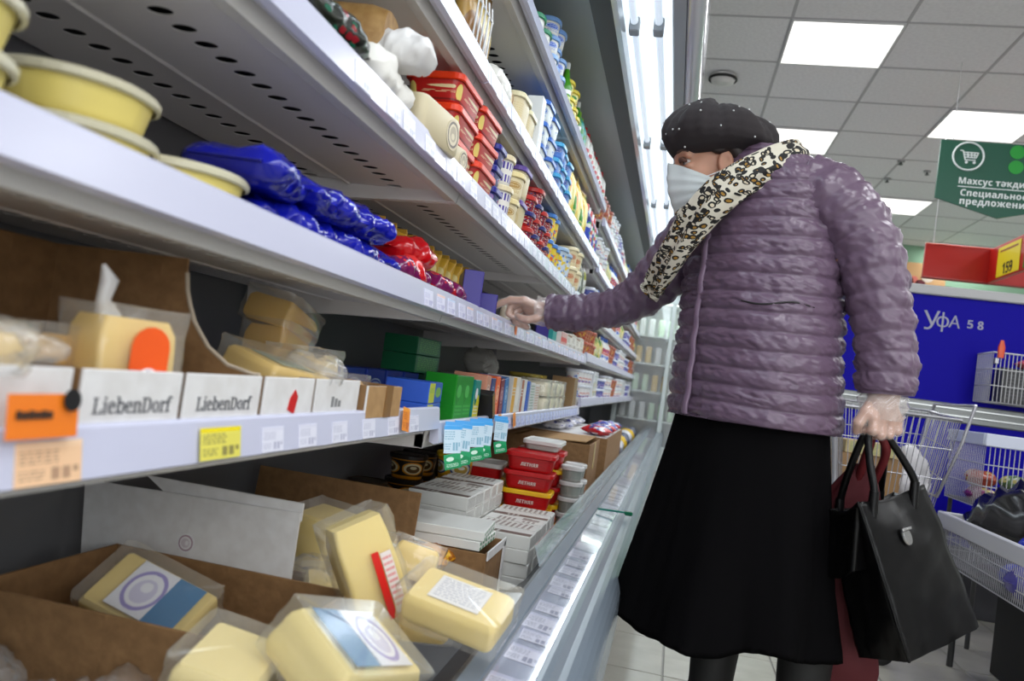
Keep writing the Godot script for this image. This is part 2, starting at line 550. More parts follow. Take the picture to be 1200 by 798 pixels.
func shelf(p, y, d0, length, drop := 0.0):
	var steel = mt(Color(0.80, 0.79, 0.775), 0.42, 0.0)
	var under = mt(Color(0.90, 0.885, 0.875), 0.45, 0.0)
	var strip = mt(Color(0.77, 0.775, 0.85), 0.22, 0.0)
	var L = length - 0.006
	var s := part(p, "shelf", prism(PackedVector2Array([Vector2(-0.018, -0.002), Vector2(-0.03, -0.05), Vector2(-0.05, -0.05), Vector2(-0.05, -0.012), Vector2(-0.5, -0.012), Vector2(-0.5, 0.0), Vector2(-0.02, 0.0)]), 0, -L), steel, V(-0.5, y, d0 + 0.003))
	part(s, "price_strip", prism(PackedVector2Array([Vector2(0.0, 0.010), Vector2(0.006, -0.034), Vector2(-0.004, -0.038), Vector2(-0.016, -0.034), Vector2(-0.018, 0.008), Vector2(-0.012, 0.013), Vector2(-0.004, 0.013)]), 0, -L), strip)
	part(s, "underside_panel", perforated(L, -0.05, -0.285, -0.17, -0.030), under)
	part(s, "underside_step", prism(PackedVector2Array([Vector2(-0.282, -0.030), Vector2(-0.285, -0.012), Vector2(-0.290, -0.012), Vector2(-0.287, -0.033)]), 0, -L), under)
	part(s, "dark_hole_backing", cbox(0.44, 0.003, L - 0.02, 0.0), mt(Color(0.05, 0.05, 0.055), 0.8), Vector3(-0.27, -0.0165, -L / 2))  # dark sheet added behind the holes, standing in for the shade inside
	part(s, "rear_panel", perforated(L, -0.29, -0.5, -0.378, -0.022), under)
	for e in [0.004, L - 0.004]:
		part(s, "bracket", prism(PackedVector2Array([Vector2(-0.03, -0.051), Vector2(-0.28, -0.062), Vector2(-0.5, -0.08), Vector2(-0.5, -0.012), Vector2(-0.03, -0.012)]), -e + 0.004, -e - 0.004), under)

func dairy_case():
	var white = mt(Color(0.74, 0.745, 0.74), 0.35)
	var c = thing("refrigerated_case", "long open white dairy display case with lit canopy along the left", "display case", Vector3.ZERO)
	var Z0 = 1.0; var Z1 = -10.2
	part(c, "back_panel", prism(PackedVector2Array([Vector2(-1.02, 0.3), Vector2(-1.02, 2.14), Vector2(-1.06, 2.14), Vector2(-1.06, 0.3)]), Z0, Z1), mt(Color(0.42, 0.42, 0.43), 0.5))
	part(c, "canopy", prism(PackedVector2Array([Vector2(-1.06, 2.14), Vector2(-0.42, 2.14), Vector2(-0.42, 2.10), Vector2(-0.40, 2.10), Vector2(-0.40, 2.17), Vector2(-0.06, 2.17), Vector2(-0.06, 2.32), Vector2(-1.06, 2.32)]), Z0, Z1), mt(Color(0.66, 0.69, 0.68), 0.4))
	part(c, "air_grille", prism(PackedVector2Array([Vector2(-0.418, 2.098), Vector2(-0.345, 2.104), Vector2(-0.345, 2.125), Vector2(-0.418, 2.125)]), Z0, Z1), mt(Color(0.24, 0.27, 0.26), 0.5))
	part(c, "lamp_trim", prism(PackedVector2Array([Vector2(-0.345, 2.085), Vector2(-0.325, 2.08), Vector2(-0.315, 2.10), Vector2(-0.325, 2.16), Vector2(-0.345, 2.16)]), Z0, Z1), mt(Color(0.82, 0.85, 0.87), 0.15, 0.3))
	part(c, "glowing_reflector", prism(PackedVector2Array([Vector2(-0.325, 2.15), Vector2(-0.156, 2.15), Vector2(-0.156, 2.165), Vector2(-0.325, 2.165)]), Z0, Z1), glowing(Color(0.92, 0.97, 1.0), 0.9))  # reflector behind the tubes; its lit brightness is put in as glow
	var beam = begin()
	add_prism(beam, PackedVector2Array([Vector2(-0.156, 2.09), Vector2(-0.15, 2.082), Vector2(-0.112, 2.08), Vector2(-0.112, 2.2), Vector2(-0.156, 2.2)]), Z0, Z1)
	part(c, "canopy_beam", done(beam), mt(Color(0.62, 0.64, 0.66), 0.4))
	var nose = PackedVector2Array([Vector2(-0.11, 2.2), Vector2(-0.11, 2.084)])
	for k in 9:
		var a = PI * 1.5 + k * PI / 16
		nose.append(Vector2(-0.085 + 0.035 * cos(a), 2.117 + 0.035 * sin(a)))
	nose.append(Vector2(-0.05, 2.34)); nose.append(Vector2(-0.06, 2.34))
	part(c, "canopy_front", prism(nose, Z0, Z1, Transform3D(), true), mt(Color(0.78, 0.78, 0.81), 0.12, 0.25))
	for i in 8:
		var d = -1.2 + i * 1.28
		for k in 2:
			var x = [-0.288, -0.206][k]
			var lt := part(c, "lamp_tube", lathe([Vector2(0.013, 0.0), Vector2(0.013, 1.23)], 12), glowing(Color(0.86, 0.93, 1.0), 0.62), V(x, 2.125, d + 0.03), Vector3(-PI / 2, 0, 0))
			part(lt, "lamp_socket", cbox(0.034, 0.05, 0.05, 0.004), mt(Color(0.60, 0.62, 0.64), 0.4), Vector3(0, -0.045, -0.005))
	# deck, bumper rail and kick plate
	part(c, "deck", prism(PackedVector2Array([Vector2(-1.02, 0.33), Vector2(-0.36, 0.33), Vector2(-0.30, 0.385), Vector2(-0.262, 0.435), Vector2(-0.25, 0.43), Vector2(-0.25, 0.2), Vector2(-1.02, 0.2)]), Z0, Z1), mt(Color(0.32, 0.33, 0.345), 0.4))
	var rp = PackedVector2Array([Vector2(-0.262, 0.40), Vector2(-0.262, 0.448), Vector2(-0.250, 0.457), Vector2(-0.222, 0.456), Vector2(-0.218, 0.449), Vector2(-0.150, 0.440), Vector2(-0.148, 0.447), Vector2(-0.141, 0.446), Vector2(-0.132, 0.442)])
	for k in 8:
		var a = PI / 2 - k * PI / 2 / 7
		rp.append(Vector2(-0.118 + 0.050 * cos(a), 0.385 + 0.058 * sin(a)))
	rp.append_array(PackedVector2Array([Vector2(-0.066, 0.33), Vector2(-0.076, 0.27), Vector2(-0.11, 0.24), Vector2(-0.25, 0.24), Vector2(-0.25, 0.38)]))
	var rail := part(c, "bumper_rail", prism(rp, Z0, Z1), mt(Color(0.46, 0.50, 0.54), 0.25))
	part(rail, "strip_channel", prism(PackedVector2Array([Vector2(-0.216, 0.4495), Vector2(-0.152, 0.4415), Vector2(-0.152, 0.4425), Vector2(-0.216, 0.4505)]), Z0, Z1), mt(Color(0.52, 0.55, 0.66), 0.2))
	part(rail, "riser_panel", prism(PackedVector2Array([Vector2(-0.258, 0.452), Vector2(-0.275, 0.50), Vector2(-0.279, 0.499), Vector2(-0.262, 0.451)]), -1.9, Z1), film(0.16, 0.08, Color(0.9, 0.95, 1.0)))
	part(rail, "strip_cover", prism(PackedVector2Array([Vector2(-0.218, 0.4535), Vector2(-0.150, 0.4455), Vector2(-0.150, 0.4465), Vector2(-0.218, 0.4545)]), Z0, Z1), film(0.06, 0.05))
	part(c, "kick_plate", prism(PackedVector2Array([Vector2(-1.02, 0.0), Vector2(-0.14, 0.0), Vector2(-0.14, 0.24), Vector2(-1.02, 0.24)]), Z0, Z1), mt(Color(0.5, 0.51, 0.52), 0.5))
	var d = 0.98
	var k = 0
	while d < 6.0:
		var w = [0.075, 0.058, 0.09][k % 3]
		part(rail, "price_card", cbox(0.055, 0.001, w, 0.0), mt(Color(0.93, 0.93, 0.96), 0.5, 0.0, tx("label", Color(0.93, 0.93, 0.97), Color(0.55, 0.56, 0.66), Color(0.80, 0.81, 0.9), k % 3)), V(-0.185 + 0.004 * sin(k * 2.1), 0.4472, d), Vector3(0, 0.04 * sin(k * 3.3), -0.12))
		d += w + [0.03, 0.012, 0.06, 0.02][k % 4]
		k += 1
	for m in 4:
		for y in [YB if m < 2 else YB2, YA, YC, YD, YE]:
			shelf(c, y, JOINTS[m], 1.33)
	for m in 4:
		for y in [0.80, 1.055, 1.30, 1.56, 1.82]:
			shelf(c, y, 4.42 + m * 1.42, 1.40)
	part(c, "end_panel", prism(PackedVector2Array([Vector2(-1.06, 0.0), Vector2(-0.14, 0.0), Vector2(-0.06, 0.3), Vector2(-0.25, 0.5), Vector2(-0.45, 0.8), Vector2(-0.45, 1.9), Vector2(-0.06, 2.1), Vector2(-0.06, 2.34), Vector2(-1.06, 2.34)]), Z1, Z1 - 0.03), white)

# ---------------------------------------------------------------- goods: one of each kind, built at the origin, front towards +z
func tubshape(w, d, h, r, lidh := 0.012, taper := 0.86) -> Array:
	var key = "tub %.3f %.3f %.3f %.3f" % [w, d, h, r]
	if not PR.has(key):
		var sg = 7 if r > 0.38 * minf(w, d) else 4
		var at = func(t, o): return rrect(lerpf(w * taper, w, t) + o, lerpf(d * taper, d, t) + o, minf(r, minf(w, d) * lerpf(taper, 1.0, t) * 0.495), h * t, sg)
		var hb = h - lidh
		var rows = [rrect(w * taper - 0.006, d * taper - 0.006, minf(r * 0.8, (minf(w, d) * taper - 0.006) * 0.495), 0, sg), at.call(0.03, 0)]
		for k in 4: rows.append(at.call(0.03 + (hb / h - 0.03) * (k + 1) / 4.0, 0))
		var body = skin(rows, true, true, true)
		var lid = skin([rrect(w + 0.002, d + 0.002, r, hb - 0.004, sg), rrect(w + 0.008, d + 0.008, r, hb - 0.002, sg), rrect(w + 0.008, d + 0.008, r, h - 0.003, sg), rrect(w + 0.003, d + 0.003, r, h, sg), rrect(w - 0.006, d - 0.006, r * 0.8, h, sg), rrect(w - 0.010, d - 0.010, r * 0.8, h - 0.003, sg)], true, false, true, false)
		var lab = skin([at.call(0.14, 0.0012), at.call(0.76, 0.0012)], true, false, false, true, 4.0)
		PR[key] = [body, lid, lab]
	return PR[key]

func tub(w, d, h, r, body: Color, lid: Color, tex = null, rough := 0.3, lidh := 0.012) -> Node3D:
	var o := Node3D.new()
	var s = tubshape(w, d, h, r, lidh)
	part(o, "body", s[0], mt(body, rough))
	part(o, "lid", s[1], mt(lid, rough))
	if tex: part(o, "label_band", s[2], mt(Color.WHITE, 0.35, 0, tex))
	return o

func bottle(r, h, body: Color, cap: Color, tex = null, neck := 0.4, shoulder := 0.62, capr := 0.42) -> Node3D:
	var key = "bottle %.3f %.3f %.2f %.2f" % [r, h, neck, shoulder]
	if not PR.has(key):
		var hn = h * 0.88
		PR[key] = [
			lathe([Vector2(r * 0.85, 0), Vector2(r, h * 0.02), Vector2(r, h * shoulder), Vector2(r * 0.93, h * (shoulder + 0.06)), Vector2(r * (0.5 + neck * 0.5), h * (shoulder + 0.14)), Vector2(r * neck, hn - h * 0.05), Vector2(r * neck, hn)], 16),
			lathe([Vector2(r * capr, hn - h * 0.03), Vector2(r * capr, h - 0.002), Vector2(r * capr * 0.85, h)], 14),
			lathe([Vector2(r + 0.0008, h * 0.10), Vector2(r + 0.0008, h * shoulder * 0.95)], 16, false, false)]
	var o := Node3D.new()
	part(o, "body", PR[key][0], mt(body, 0.28))
	part(o, "cap", PR[key][1], mt(cap, 0.3))
	if tex: part(o, "label_band", PR[key][2], mt(Color.WHITE, 0.35, 0, tex))
	return o

func carton(w, h, d, base: Color, tex = null, side = null, top = null) -> Node3D:
	var o := Node3D.new()
	if top: part(o, "top_print", cbox(w - 0.004, 0.0012, d - 0.004, 0.0), mt(Color.WHITE, 0.38, 0, top), Vector3(0, h, 0))
	part(o, "box", cbox(w, h, d, 0.0015), mt(base, 0.4))
	if tex:
		part(o, "front_print", cbox(w - 0.004, h - 0.004, 0.0012, 0.0), mt(Color.WHITE, 0.38, 0, tex), Vector3(0, 0.002, d / 2))
	if side:
		for s in [-1, 1]:
			part(o, "side_print", cbox(0.0012, h - 0.004, d - 0.004, 0.0), mt(Color.WHITE, 0.38, 0, side), Vector3(s * w / 2, 0.002, 0))
	return o

# a filled pouch: flat welded seams at the foot and the top, a belly between
func pouchshape(w, h, t, seed_ := 1, crumple := 0.006) -> ArrayMesh:
	var key = "pouch %.3f %.3f %.3f %d" % [w, h, t, seed_]
	if not PR.has(key):
		var n := FastNoiseLite.new()
		n.seed = seed_; n.frequency = 11.0
		var rows = []
		for i in 17:
			var v = i / 16.0
			var row = PackedVector3Array()
			var belly = pow(maxf(0.0, sin(PI * clampf((v - 0.04) / 0.90, 0, 1))), 0.55)
			for j in 28:
				var a = TAU * j / 28
				var cx = signf(cos(a)) * pow(absf(cos(a)), 0.75); var sz = signf(sin(a)) * pow(absf(sin(a)), 0.8)
				var p = Vector3(cx * w / 2 * (1.0 - 0.07 * belly), v * h, sz * (0.0015 + t / 2 * belly))
				var k = n.get_noise_3dv(p) * crumple * (0.3 + belly)
				rows.size()
				p += Vector3(cx, 0, sz).normalized() * k + Vector3(0, k * 0.5 * belly, 0)
				p.y = maxf(p.y, 0.0)
				row.append(p)
			rows.append(row)
		PR[key] = skin(rows, true, true, true, true, 2.0)
	return PR[key]

func pouch(w, h, t, base: Color, tex = null, seed_ := 1, rough := 0.28, crumple := 0.006) -> Node3D:
	var o := Node3D.new()
	part(o, "bag", pouchshape(w, h, t, seed_, crumple), mt(Color.WHITE if tex else base, rough, 0.0, tex))
	part(o, "top_seal", cbox(w * 0.98, 0.012, 0.003, 0.001), mt(base.darkened(0.15), rough), Vector3(0, h - 0.006, 0))
	return o

# a loose bag lying down: a pillow with twisted corners, base on y = 0
func pillowshape(w, h, d, seed_ := 1, rough := 0.012) -> ArrayMesh:
	var key = "pillow %.3f %.3f %.3f %d" % [w, h, d, seed_]
	if not PR.has(key):
		var n := FastNoiseLite.new()
		n.seed = seed_; n.frequency = 9.0
		var n2 := FastNoiseLite.new()
		n2.seed = seed_ + 9; n2.frequency = 26.0
		var rows = []
		for i in 25:
			var v = i / 24.0 * 2 - 1
			var row = PackedVector3Array()
			var e = pow(maxf(0.0, 1.0 - pow(absf(v), 2.6)), 0.5)
			for j in 32:
				var a = TAU * j / 32
				var y = sin(a) * h / 2 * e + h / 2
				var z = signf(cos(a)) * pow(absf(cos(a)), 0.7) * d / 2 * (0.75 + 0.25 * e)
				var p = Vector3(v * w / 2, y, z)
				var k = n.get_noise_3dv(p) * rough + (0.5 - absf(n2.get_noise_3dv(p))) * rough * 0.5
				p += Vector3(0, sin(a), cos(a)) * k * (0.35 + e)
				p.y = maxf(p.y, 0.0)
				row.append(p)
			rows.append(row)
		PR[key] = skin(rows, true, true, true, true, 2.0)
	return PR[key]

func pillow(w, h, d, base: Color, tex = null, seed_ := 1, rough := 0.22, crumple := 0.012) -> Node3D:
	var o := Node3D.new()
	part(o, "bag", pillowshape(w, h, d, seed_, crumple), mt(Color.WHITE if tex else base, rough, 0.0, tex))
	for s in [-1, 1]:
		part(o, "end_seal", cbox(0.012, 0.003, d * 0.72, 0.001), mt(base.darkened(0.1), rough), Vector3(s * (w / 2 + 0.003), h / 2, 0))
	return o

# a block of cheese with rounded edges under a loose clear film
func cheese(w, h, d, col: Color, tex = null, seed_ := 1, wedge := 1.0, top := true) -> Node3D:
	var o := Node3D.new()
	var rows = []
	var n := FastNoiseLite.new()
	n.seed = seed_; n.frequency = 14.0
	for i in 8:
		var v = i / 7.0
		var inset = 0.006 * pow(absf(v * 2 - 1), 6)
		var r = rrect(w * lerpf(1.0, 1.0, v) - inset * 2, d * lerpf(1.0, wedge, v) - inset * 2, 0.008, v * h, 5)
		for j in r.size():
			r[j] += Vector3(1, 0, 1) * n.get_noise_3dv(r[j]) * 0.003
		rows.append(r)
	part(o, "cheese", skin(rows, true, true, true), mt(col, 0.45))
	var f = pillowlike(w + 0.012, h + 0.010, d * maxf(1.0, wedge) + 0.012, seed_)
	part(o, "film", f, film(0.10, 0.14, Color(1, 0.99, 0.95)), Vector3(0, 0.0, 0))
	if tex:
		if top:
			part(o, "label", cbox(w * 0.55, 0.0012, d * wedge * 0.62, 0.0), mt(Color.WHITE, 0.35, 0, tex), Vector3(0, h + 0.001, 0))
		else:
			part(o, "label", cbox(w * 0.5, h * 0.8, 0.0012, 0.0), mt(Color.WHITE, 0.35, 0, tex), Vector3(0, h * 0.1, d / 2 + 0.0015))
	return o

func pillowlike(w, h, d, seed_) -> ArrayMesh:
	var n := FastNoiseLite.new()
	n.seed = seed_ + 40; n.frequency = 18.0
	var rows = []
	for i in 10:
		var v = i / 9.0
		var r = rrect(w, d, 0.012, v * h, 6)
		for j in r.size():
			var k = n.get_noise_3dv(r[j]) * 0.006
			r[j] += Vector3(signf(r[j].x), 0.6 if i > 7 else 0.0, signf(r[j].z)) * (absf(k) + (0.006 if i > 7 else 0.0) * absf(n.get_noise_2d(j * 7, 3)))
		rows.append(r)
	return skin(rows, true, false, true)

func crumpled(w, h, d, seed_, col: Color, a := 1.0) -> Node3D:
	var o := Node3D.new()
	part(o, "bag", pillowshape(w, h, d, seed_, 0.03), mt(col, 0.3) if a >= 1.0 else film(a, 0.15, col))
	return o

func put(proto: Node3D, called, label, cat, at: Vector3, turn = PI / 2, group := "") -> Node3D:
	var o = proto.duplicate()
	for c in o.get_children():
		pass
	return settle(o, called, label, cat, at, turn, group)

# goods in columns along a shelf, each column a stack
func row(proto: Node3D, called, cat, base_label, group, x, y, d0, d1, n, stack, dy, wob := 0.05):
	for i in n:
		var ns = stack[i % stack.size()] if stack is Array else stack
		for k in ns:
			var s = base_label
			if n > 1: s += ", %s %s" % [nth(i), "column" if (stack is Array or stack > 1) else "along the row"]
			if ns > 1: s += ", " + tier(k, ns)
			var d = d0 if n == 1 else lerpf(d0, d1, float(i) / (n - 1))
			put(proto, called, s, cat, V(x + rng.randf_range(-0.006, 0.006), y + k * dy, d), PI / 2 + rng.randf_range(-wob, wob), group)
	proto.free()

func stock_shelves():
	var white = Color(0.9, 0.89, 0.86); var cream = Color(0.9, 0.84, 0.68); var red = Color(0.72, 0.10, 0.06); var navy = Color(0.08, 0.10, 0.42)
	var violet = Color(0.36, 0.25, 0.62); var sky = Color(0.30, 0.55, 0.85); var yellow = Color(0.93, 0.80, 0.16); var green = Color(0.18, 0.55, 0.20)
	# --- top shelf
	row(tub(0.085, 0.085, 0.105, 0.04, white, Color(0.20, 0.60, 0.42), tx("wave", white, Color(0.35, 0.65, 0.5), green)), "green_lid_tub", "tub", "round white tub with green lid on the top shelf", "green-lidded tubs", -0.565, YE, 2.33, 2.44, 2, [1, 1], 0.105)
	row(tub(0.088, 0.088, 0.060, 0.042, white, Color(0.52, 0.68, 0.90), tx("oval", white, Color(0.30, 0.42, 0.80), Color(0.85, 0.9, 1.0))), "blue_lid_tub", "tub", "round white tub with pale blue lid on the top shelf", "pale blue lidded tubs", -0.56, YE, 2.52, 2.70, 3, [3, 3, 2], 0.060)
	row(tub(0.10, 0.10, 0.066, 0.048, Color(0.93, 0.86, 0.35), Color(0.92, 0.82, 0.12), tx("wave", Color(0.95, 0.9, 0.5), Color(0.85, 0.7, 0.1), green)), "yellow_tub", "tub", "round yellow tub with yellow lid on the top shelf", "yellow tubs on the top shelf", -0.56, YE, 2.92, 3.13, 3, [2, 2, 1], 0.066)
	row(bottle(0.024, 0.165, Color(0.30, 0.62, 0.14), Color(0.92, 0.93, 0.92), tx("wave", Color(0.3, 0.6, 0.15), Color(0.75, 0.8, 0.2), Color.WHITE), 0.35, 0.45, 0.4), "green_bottle", "bottle", "slim green squeeze bottle with white cap on the top shelf", "green squeeze bottles", -0.535, YE, 2.82, 3.22, 2, 1, 0.0)
	row(bottle(0.032, 0.15, Color(0.20, 0.62, 0.60), Color(0.55, 0.72, 0.2), tx("wave", Color(0.25, 0.65, 0.6), Color(0.9, 0.9, 0.8), green)), "teal_bottle", "bottle", "teal bottle with lime cap on the top shelf", "teal bottles", -0.55, YE, 3.30, 3.46, 3, 1, 0.0)
	row(bottle(0.036, 0.17, white, Color(0.78, 0.06, 0.09), tx("patches", white, Color(0.75, 0.12, 0.15), Color(0.35, 0.55, 0.3))), "red_cap_bottle", "bottle", "white yoghurt bottle with red cap on the top shelf", "red-capped bottles", -0.55, YE, 3.56, 4.3, 9, 1, 0.0)
	row(bottle(0.034, 0.21, Color(0.88, 0.9, 0.86), Color(0.9, 0.9, 0.9), tx("dots", white, Color(0.25, 0.5, 0.25), Color(0.75, 0.3, 0.25)), 0.5), "white_cap_bottle", "bottle", "white dairy bottle with white cap behind the red-capped ones", "white-capped bottles", -0.64, YE, 3.52, 4.3, 9, 1, 0.0)
	# --- second shelf
	put(pouch(0.20, 0.27, 0.06, Color(0.62, 0.46, 0.20), tx("wave", Color(0.70, 0.55, 0.28), Color(0.50, 0.34, 0.14), Color(0.8, 0.7, 0.4)), 3, 0.25), "golden_bag", "golden brown snack bag standing on the second shelf", "bag", V(-0.60, YD, 1.86), PI / 2 - 0.1)
	var rack = thing("wire_divider", "thin white wire divider standing beside the golden bag", "shelf divider", V(-0.515, YD + 0.012, 1.60), 0.0)
	for i in 5:
		part(rack, "wire", tube([Vector3(0, 0.0, -i * 0.03), Vector3(0.004, 0.10, -i * 0.03), Vector3(0, 0.13, -i * 0.03)], 0.0022, 6), mt(Color(0.86, 0.86, 0.86), 0.3))
	part(rack, "crossbar", tube([Vector3(0.003, 0.10, 0.01), Vector3(0.003, 0.10, -0.13)], 0.0022, 6), mt(Color(0.86, 0.86, 0.86), 0.3))
	put(pillow(0.16, 0.085, 0.12, white, null, 5), "white_bag", "plump white bag on the second shelf, below the golden bag", "bag", V(-0.57, YD, 1.94), PI / 2)
	put(pouch(0.10, 0.12, 0.05, Color(0.55, 0.30, 0.18), tx("split", Color(0.62, 0.4, 0.25), Color(0.4, 0.2, 0.1), cream), 6), "brown_pouch", "small brown pouch between white bag and cream tubs", "pouch", V(-0.56, YD, 2.08), PI / 2)
	row(tub(0.12, 0.10, 0.105, 0.03, cream, Color(0.91, 0.88, 0.72), tx("bars", cream, Color(0.86, 0.78, 0.58))), "cream_tub", "tub", "plain cream tub on the second shelf", "cream tubs on the second shelf", -0.565, YD, 2.18, 2.32, 2, [1, 1], 0.105)
	put(carton(0.05, 0.19, 0.05, Color(0.92, 0.93, 0.94), tx("bars", Color(0.93, 0.93, 0.95), Color(0.86, 0.87, 0.9))), "white_carton", "tall narrow white carton beside the blue-lidded tubs", "carton", V(-0.535, YD, 2.41), PI / 2)
	row(tub(0.135, 0.115, 0.07, 0.03, Color(0.82, 0.86, 0.88), Color(0.16, 0.42, 0.78), tx("oval", Color(0.85, 0.88, 0.88), Color(0.35, 0.5, 0.75), white)), "blue_tub", "tub", "large tub with deep blue lid on the second shelf", "deep blue lidded tubs", -0.57, YD, 2.53, 2.69, 2, [3, 3], 0.07)
	row(tub(0.115, 0.10, 0.056, 0.03, Color(0.30, 0.52, 0.85), Color(0.25, 0.66, 0.85), tx("oval", Color(0.35, 0.55, 0.85), Color(0.15, 0.3, 0.65), white)), "azure_tub", "tub", "blue tub with turquoise lid on the second shelf", "turquoise-lidded tubs", -0.555, YD, 2.83, 3.07, 3, [3, 3, 3], 0.056)
	for k in 9:
		put(pouch(0.10, 0.20 + 0.02 * (k % 3), 0.055, Color(0.90, 0.72, 0.20), tx(["wave", "patches", "split"][k % 3], Color(0.94, 0.80, 0.25), [Color(0.25, 0.6, 0.2), Color(0.95, 0.55, 0.1), Color(0.5, 0.7, 0.2)][k % 3], Color(0.98, 0.93, 0.6)), 10 + k % 3), "yellow_pouch", "yellow and green pouch on the second shelf, %s along the row" % nth(k), "pouch", V(-0.555, YD, 3.21 + k * 0.078), PI / 2 + 0.15 * sin(k * 3.0), "yellow and green pouches")
	for k in 5:
		put(bottle(0.038, 0.225, [navy, Color(0.72, 0.1, 0.12)][k % 2], [Color(0.8, 0.1, 0.1), Color(0.9, 0.9, 0.9)][k % 2], tx("dots", [Color(0.12, 0.25, 0.7), Color(0.8, 0.15, 0.15)][k % 2], white, Color(0.2, 0.6, 0.25))), "printed_bottle", "%s bottle with dotted print on the second shelf, %s along" % [["navy blue", "red"][k % 2], nth(k)], "bottle", V(-0.555, YD, 3.98 + k * 0.082), PI / 2, "dotted bottles")
	# --- third shelf
	put(pillow(0.20, 0.06, 0.13, Color(0.10, 0.16, 0.10), tx("net", Color(0.12, 0.14, 0.1), Color(0.55, 0.08, 0.12), Color(0.05, 0.35, 0.25)), 12), "netted_pack", "dark red and green netted pack at the near end of the third shelf", "pack", V(-0.56, YC, 1.00), PI / 2)
	put(pillow(0.20, 0.075, 0.13, Color(0.88, 0.87, 0.84), null, 14, 0.5, 0.02), "paper_bag", "crumpled white paper bag lying on the third shelf", "bag", V(-0.575, YC, 1.22), PI / 2 + 0.1)
	var loaf = thing("wrapped_loaf", "tan smoked cheese loaf in white paper on top of the crumpled bag", "cheese", V(-0.635, YC + 0.070, 1.255), 0.1)
	part(loaf, "loaf", skin([rrect(0.10, 0.09, 0.03, 0), rrect(0.115, 0.105, 0.035, 0.03), rrect(0.115, 0.105, 0.035, 0.14), rrect(0.10, 0.09, 0.03, 0.17)], true, true, true), noise_mat("loaf", Color(0.72, 0.58, 0.36), Color(0.60, 0.45, 0.25), 0.05, 0.5, 6.0), Vector3(-0.085, 0.05, 0), Vector3(0, 0, -PI / 2))
	part(loaf, "paper_end", pillowshape(0.105, 0.062, 0.09, 15, 0.016), mt(Color(0.84, 0.83, 0.82), 0.55), Vector3(0.112, 0.006, 0))
	for k in 2:
		var rc = thing("cream_cheese_pack", ["cream pack with grey ring badge beside the red tubs", "smaller cream pack tucked below the red tub stack"][k], "cheese pack", V(-0.55, YC, [1.44, 1.60][k]), PI / 2 - 0.12)
		var s = [1.0, 0.72][k]
		part(rc, "pack", skin([rrect(0.172 * s, 0.107 * s, 0.018, 0), rrect(0.18 * s, 0.115 * s, 0.02, 0.006), rrect(0.18 * s, 0.115 * s, 0.02, 0.066 * s), rrect(0.172 * s, 0.107 * s, 0.018, 0.073 * s)], true, true, true), mt(Color(0.80, 0.75, 0.62), 0.45))
		part(rc, "ring_badge", lathe([Vector2(0.030 * s, 0), Vector2(0.030 * s, 0.002)], 20), mt(Color.WHITE, 0.4, 0, tx("face", Color(0.82, 0.77, 0.66), Color(0.45, 0.42, 0.40), Color(0.86, 0.82, 0.72))), Vector3(0.045 * s, 0.036 * s, 0.057 * s), Vector3(PI / 2, 0, 0))
	var redtex = tx("tubside", Color(0.70, 0.09, 0.06), Color(0.88, 0.80, 0.62), Color(0.88, 0.80, 0.45))
	row(tub(0.175, 0.125, 0.066, 0.02, red, Color(0.88, 0.22, 0.06), redtex), "red_tub", "tub", "red rectangular spread tub with orange lid on the third shelf", "red spread tubs", -0.575, YC, 1.655, 1.845, 2, [3, 3], 0.066, 0.03)
	row(tub(0.09, 0.09, 0.055, 0.02, navy, Color(0.15, 0.16, 0.55), tx("oval", navy, Color(0.55, 0.6, 0.85), red)), "navy_tub", "tub", "small navy tub behind the red tubs on the third shelf", "navy tubs", -0.555, YC, 1.985, 1.985, 1, [3], 0.055)
	row(tub(0.085, 0.085, 0.085, 0.041, white, cream, tx("stripes", white, Color(0.28, 0.22, 0.6), Color(0.92, 0.9, 0.86))), "striped_cup", "cup", "white cup with violet stripes on the third shelf", "violet-striped cups", -0.545, YC, 2.085, 2.085, 1, [2], 0.085)
	row(tub(0.135, 0.115, 0.10, 0.035, Color(0.83, 0.77, 0.60), violet, tx("face", Color(0.85, 0.78, 0.6), Color(0.85, 0.78, 0.6), Color(0.80, 0.72, 0.52))), "violet_lid_tub", "tub", "beige tub with violet lid on the third shelf", "violet-lidded tubs", -0.570, YC, 2.325, 2.325, 1, [2], 0.10)
	row(tub(0.095, 0.095, 0.075, 0.045, cream, Color(0.92, 0.85, 0.62), tx("oval", cream, Color(0.7, 0.55, 0.3), cream)), "cream_cup", "cup", "cream cup with pale lid before the violet-lidded tubs", "cream cups on the third shelf", -0.545, YC, 2.19, 2.19, 1, [2], 0.075)
	for i in 4:
		for k in [3, 4, 3, 3][i]:
			put(tub(0.10, 0.10, 0.05, 0.045, red, [red, navy][(i + k) % 2], tx("net", Color(0.65, 0.08, 0.12), Color(0.9, 0.85, 0.8), navy, i % 2)), "speckled_tub", "low red speckled tub with %s lid, %s column, %s" % [["red", "navy"][(i + k) % 2], nth(i), tier(k, [3, 4, 3, 3][i])], "tub", V(-0.555, YC + k * 0.05, 2.46 + i * 0.108), PI / 2, "red speckled tubs")
	row(tub(0.085, 0.085, 0.095, 0.04, yellow, Color(0.25, 0.5, 0.8), tx("patches", Color(0.93, 0.82, 0.2), Color(0.2, 0.45, 0.8), Color(0.9, 0.35, 0.1))), "yellow_cup", "cup", "yellow cup with blue lid on the third shelf", "yellow cups", -0.55, YC, 2.89, 3.08, 3, [2, 2, 1], 0.095)
	row(tub(0.12, 0.12, 0.12, 0.055, Color(0.75, 0.82, 0.88), Color(0.62, 0.74, 0.86), tx("dots", Color(0.8, 0.85, 0.9), yellow, Color(0.3, 0.5, 0.8))), "frosted_pail", "tub", "pale blue dotted pail with a lid on the third shelf", "pale blue pails", -0.56, YC, 3.20, 3.34, 2, [1, 1], 0.12)
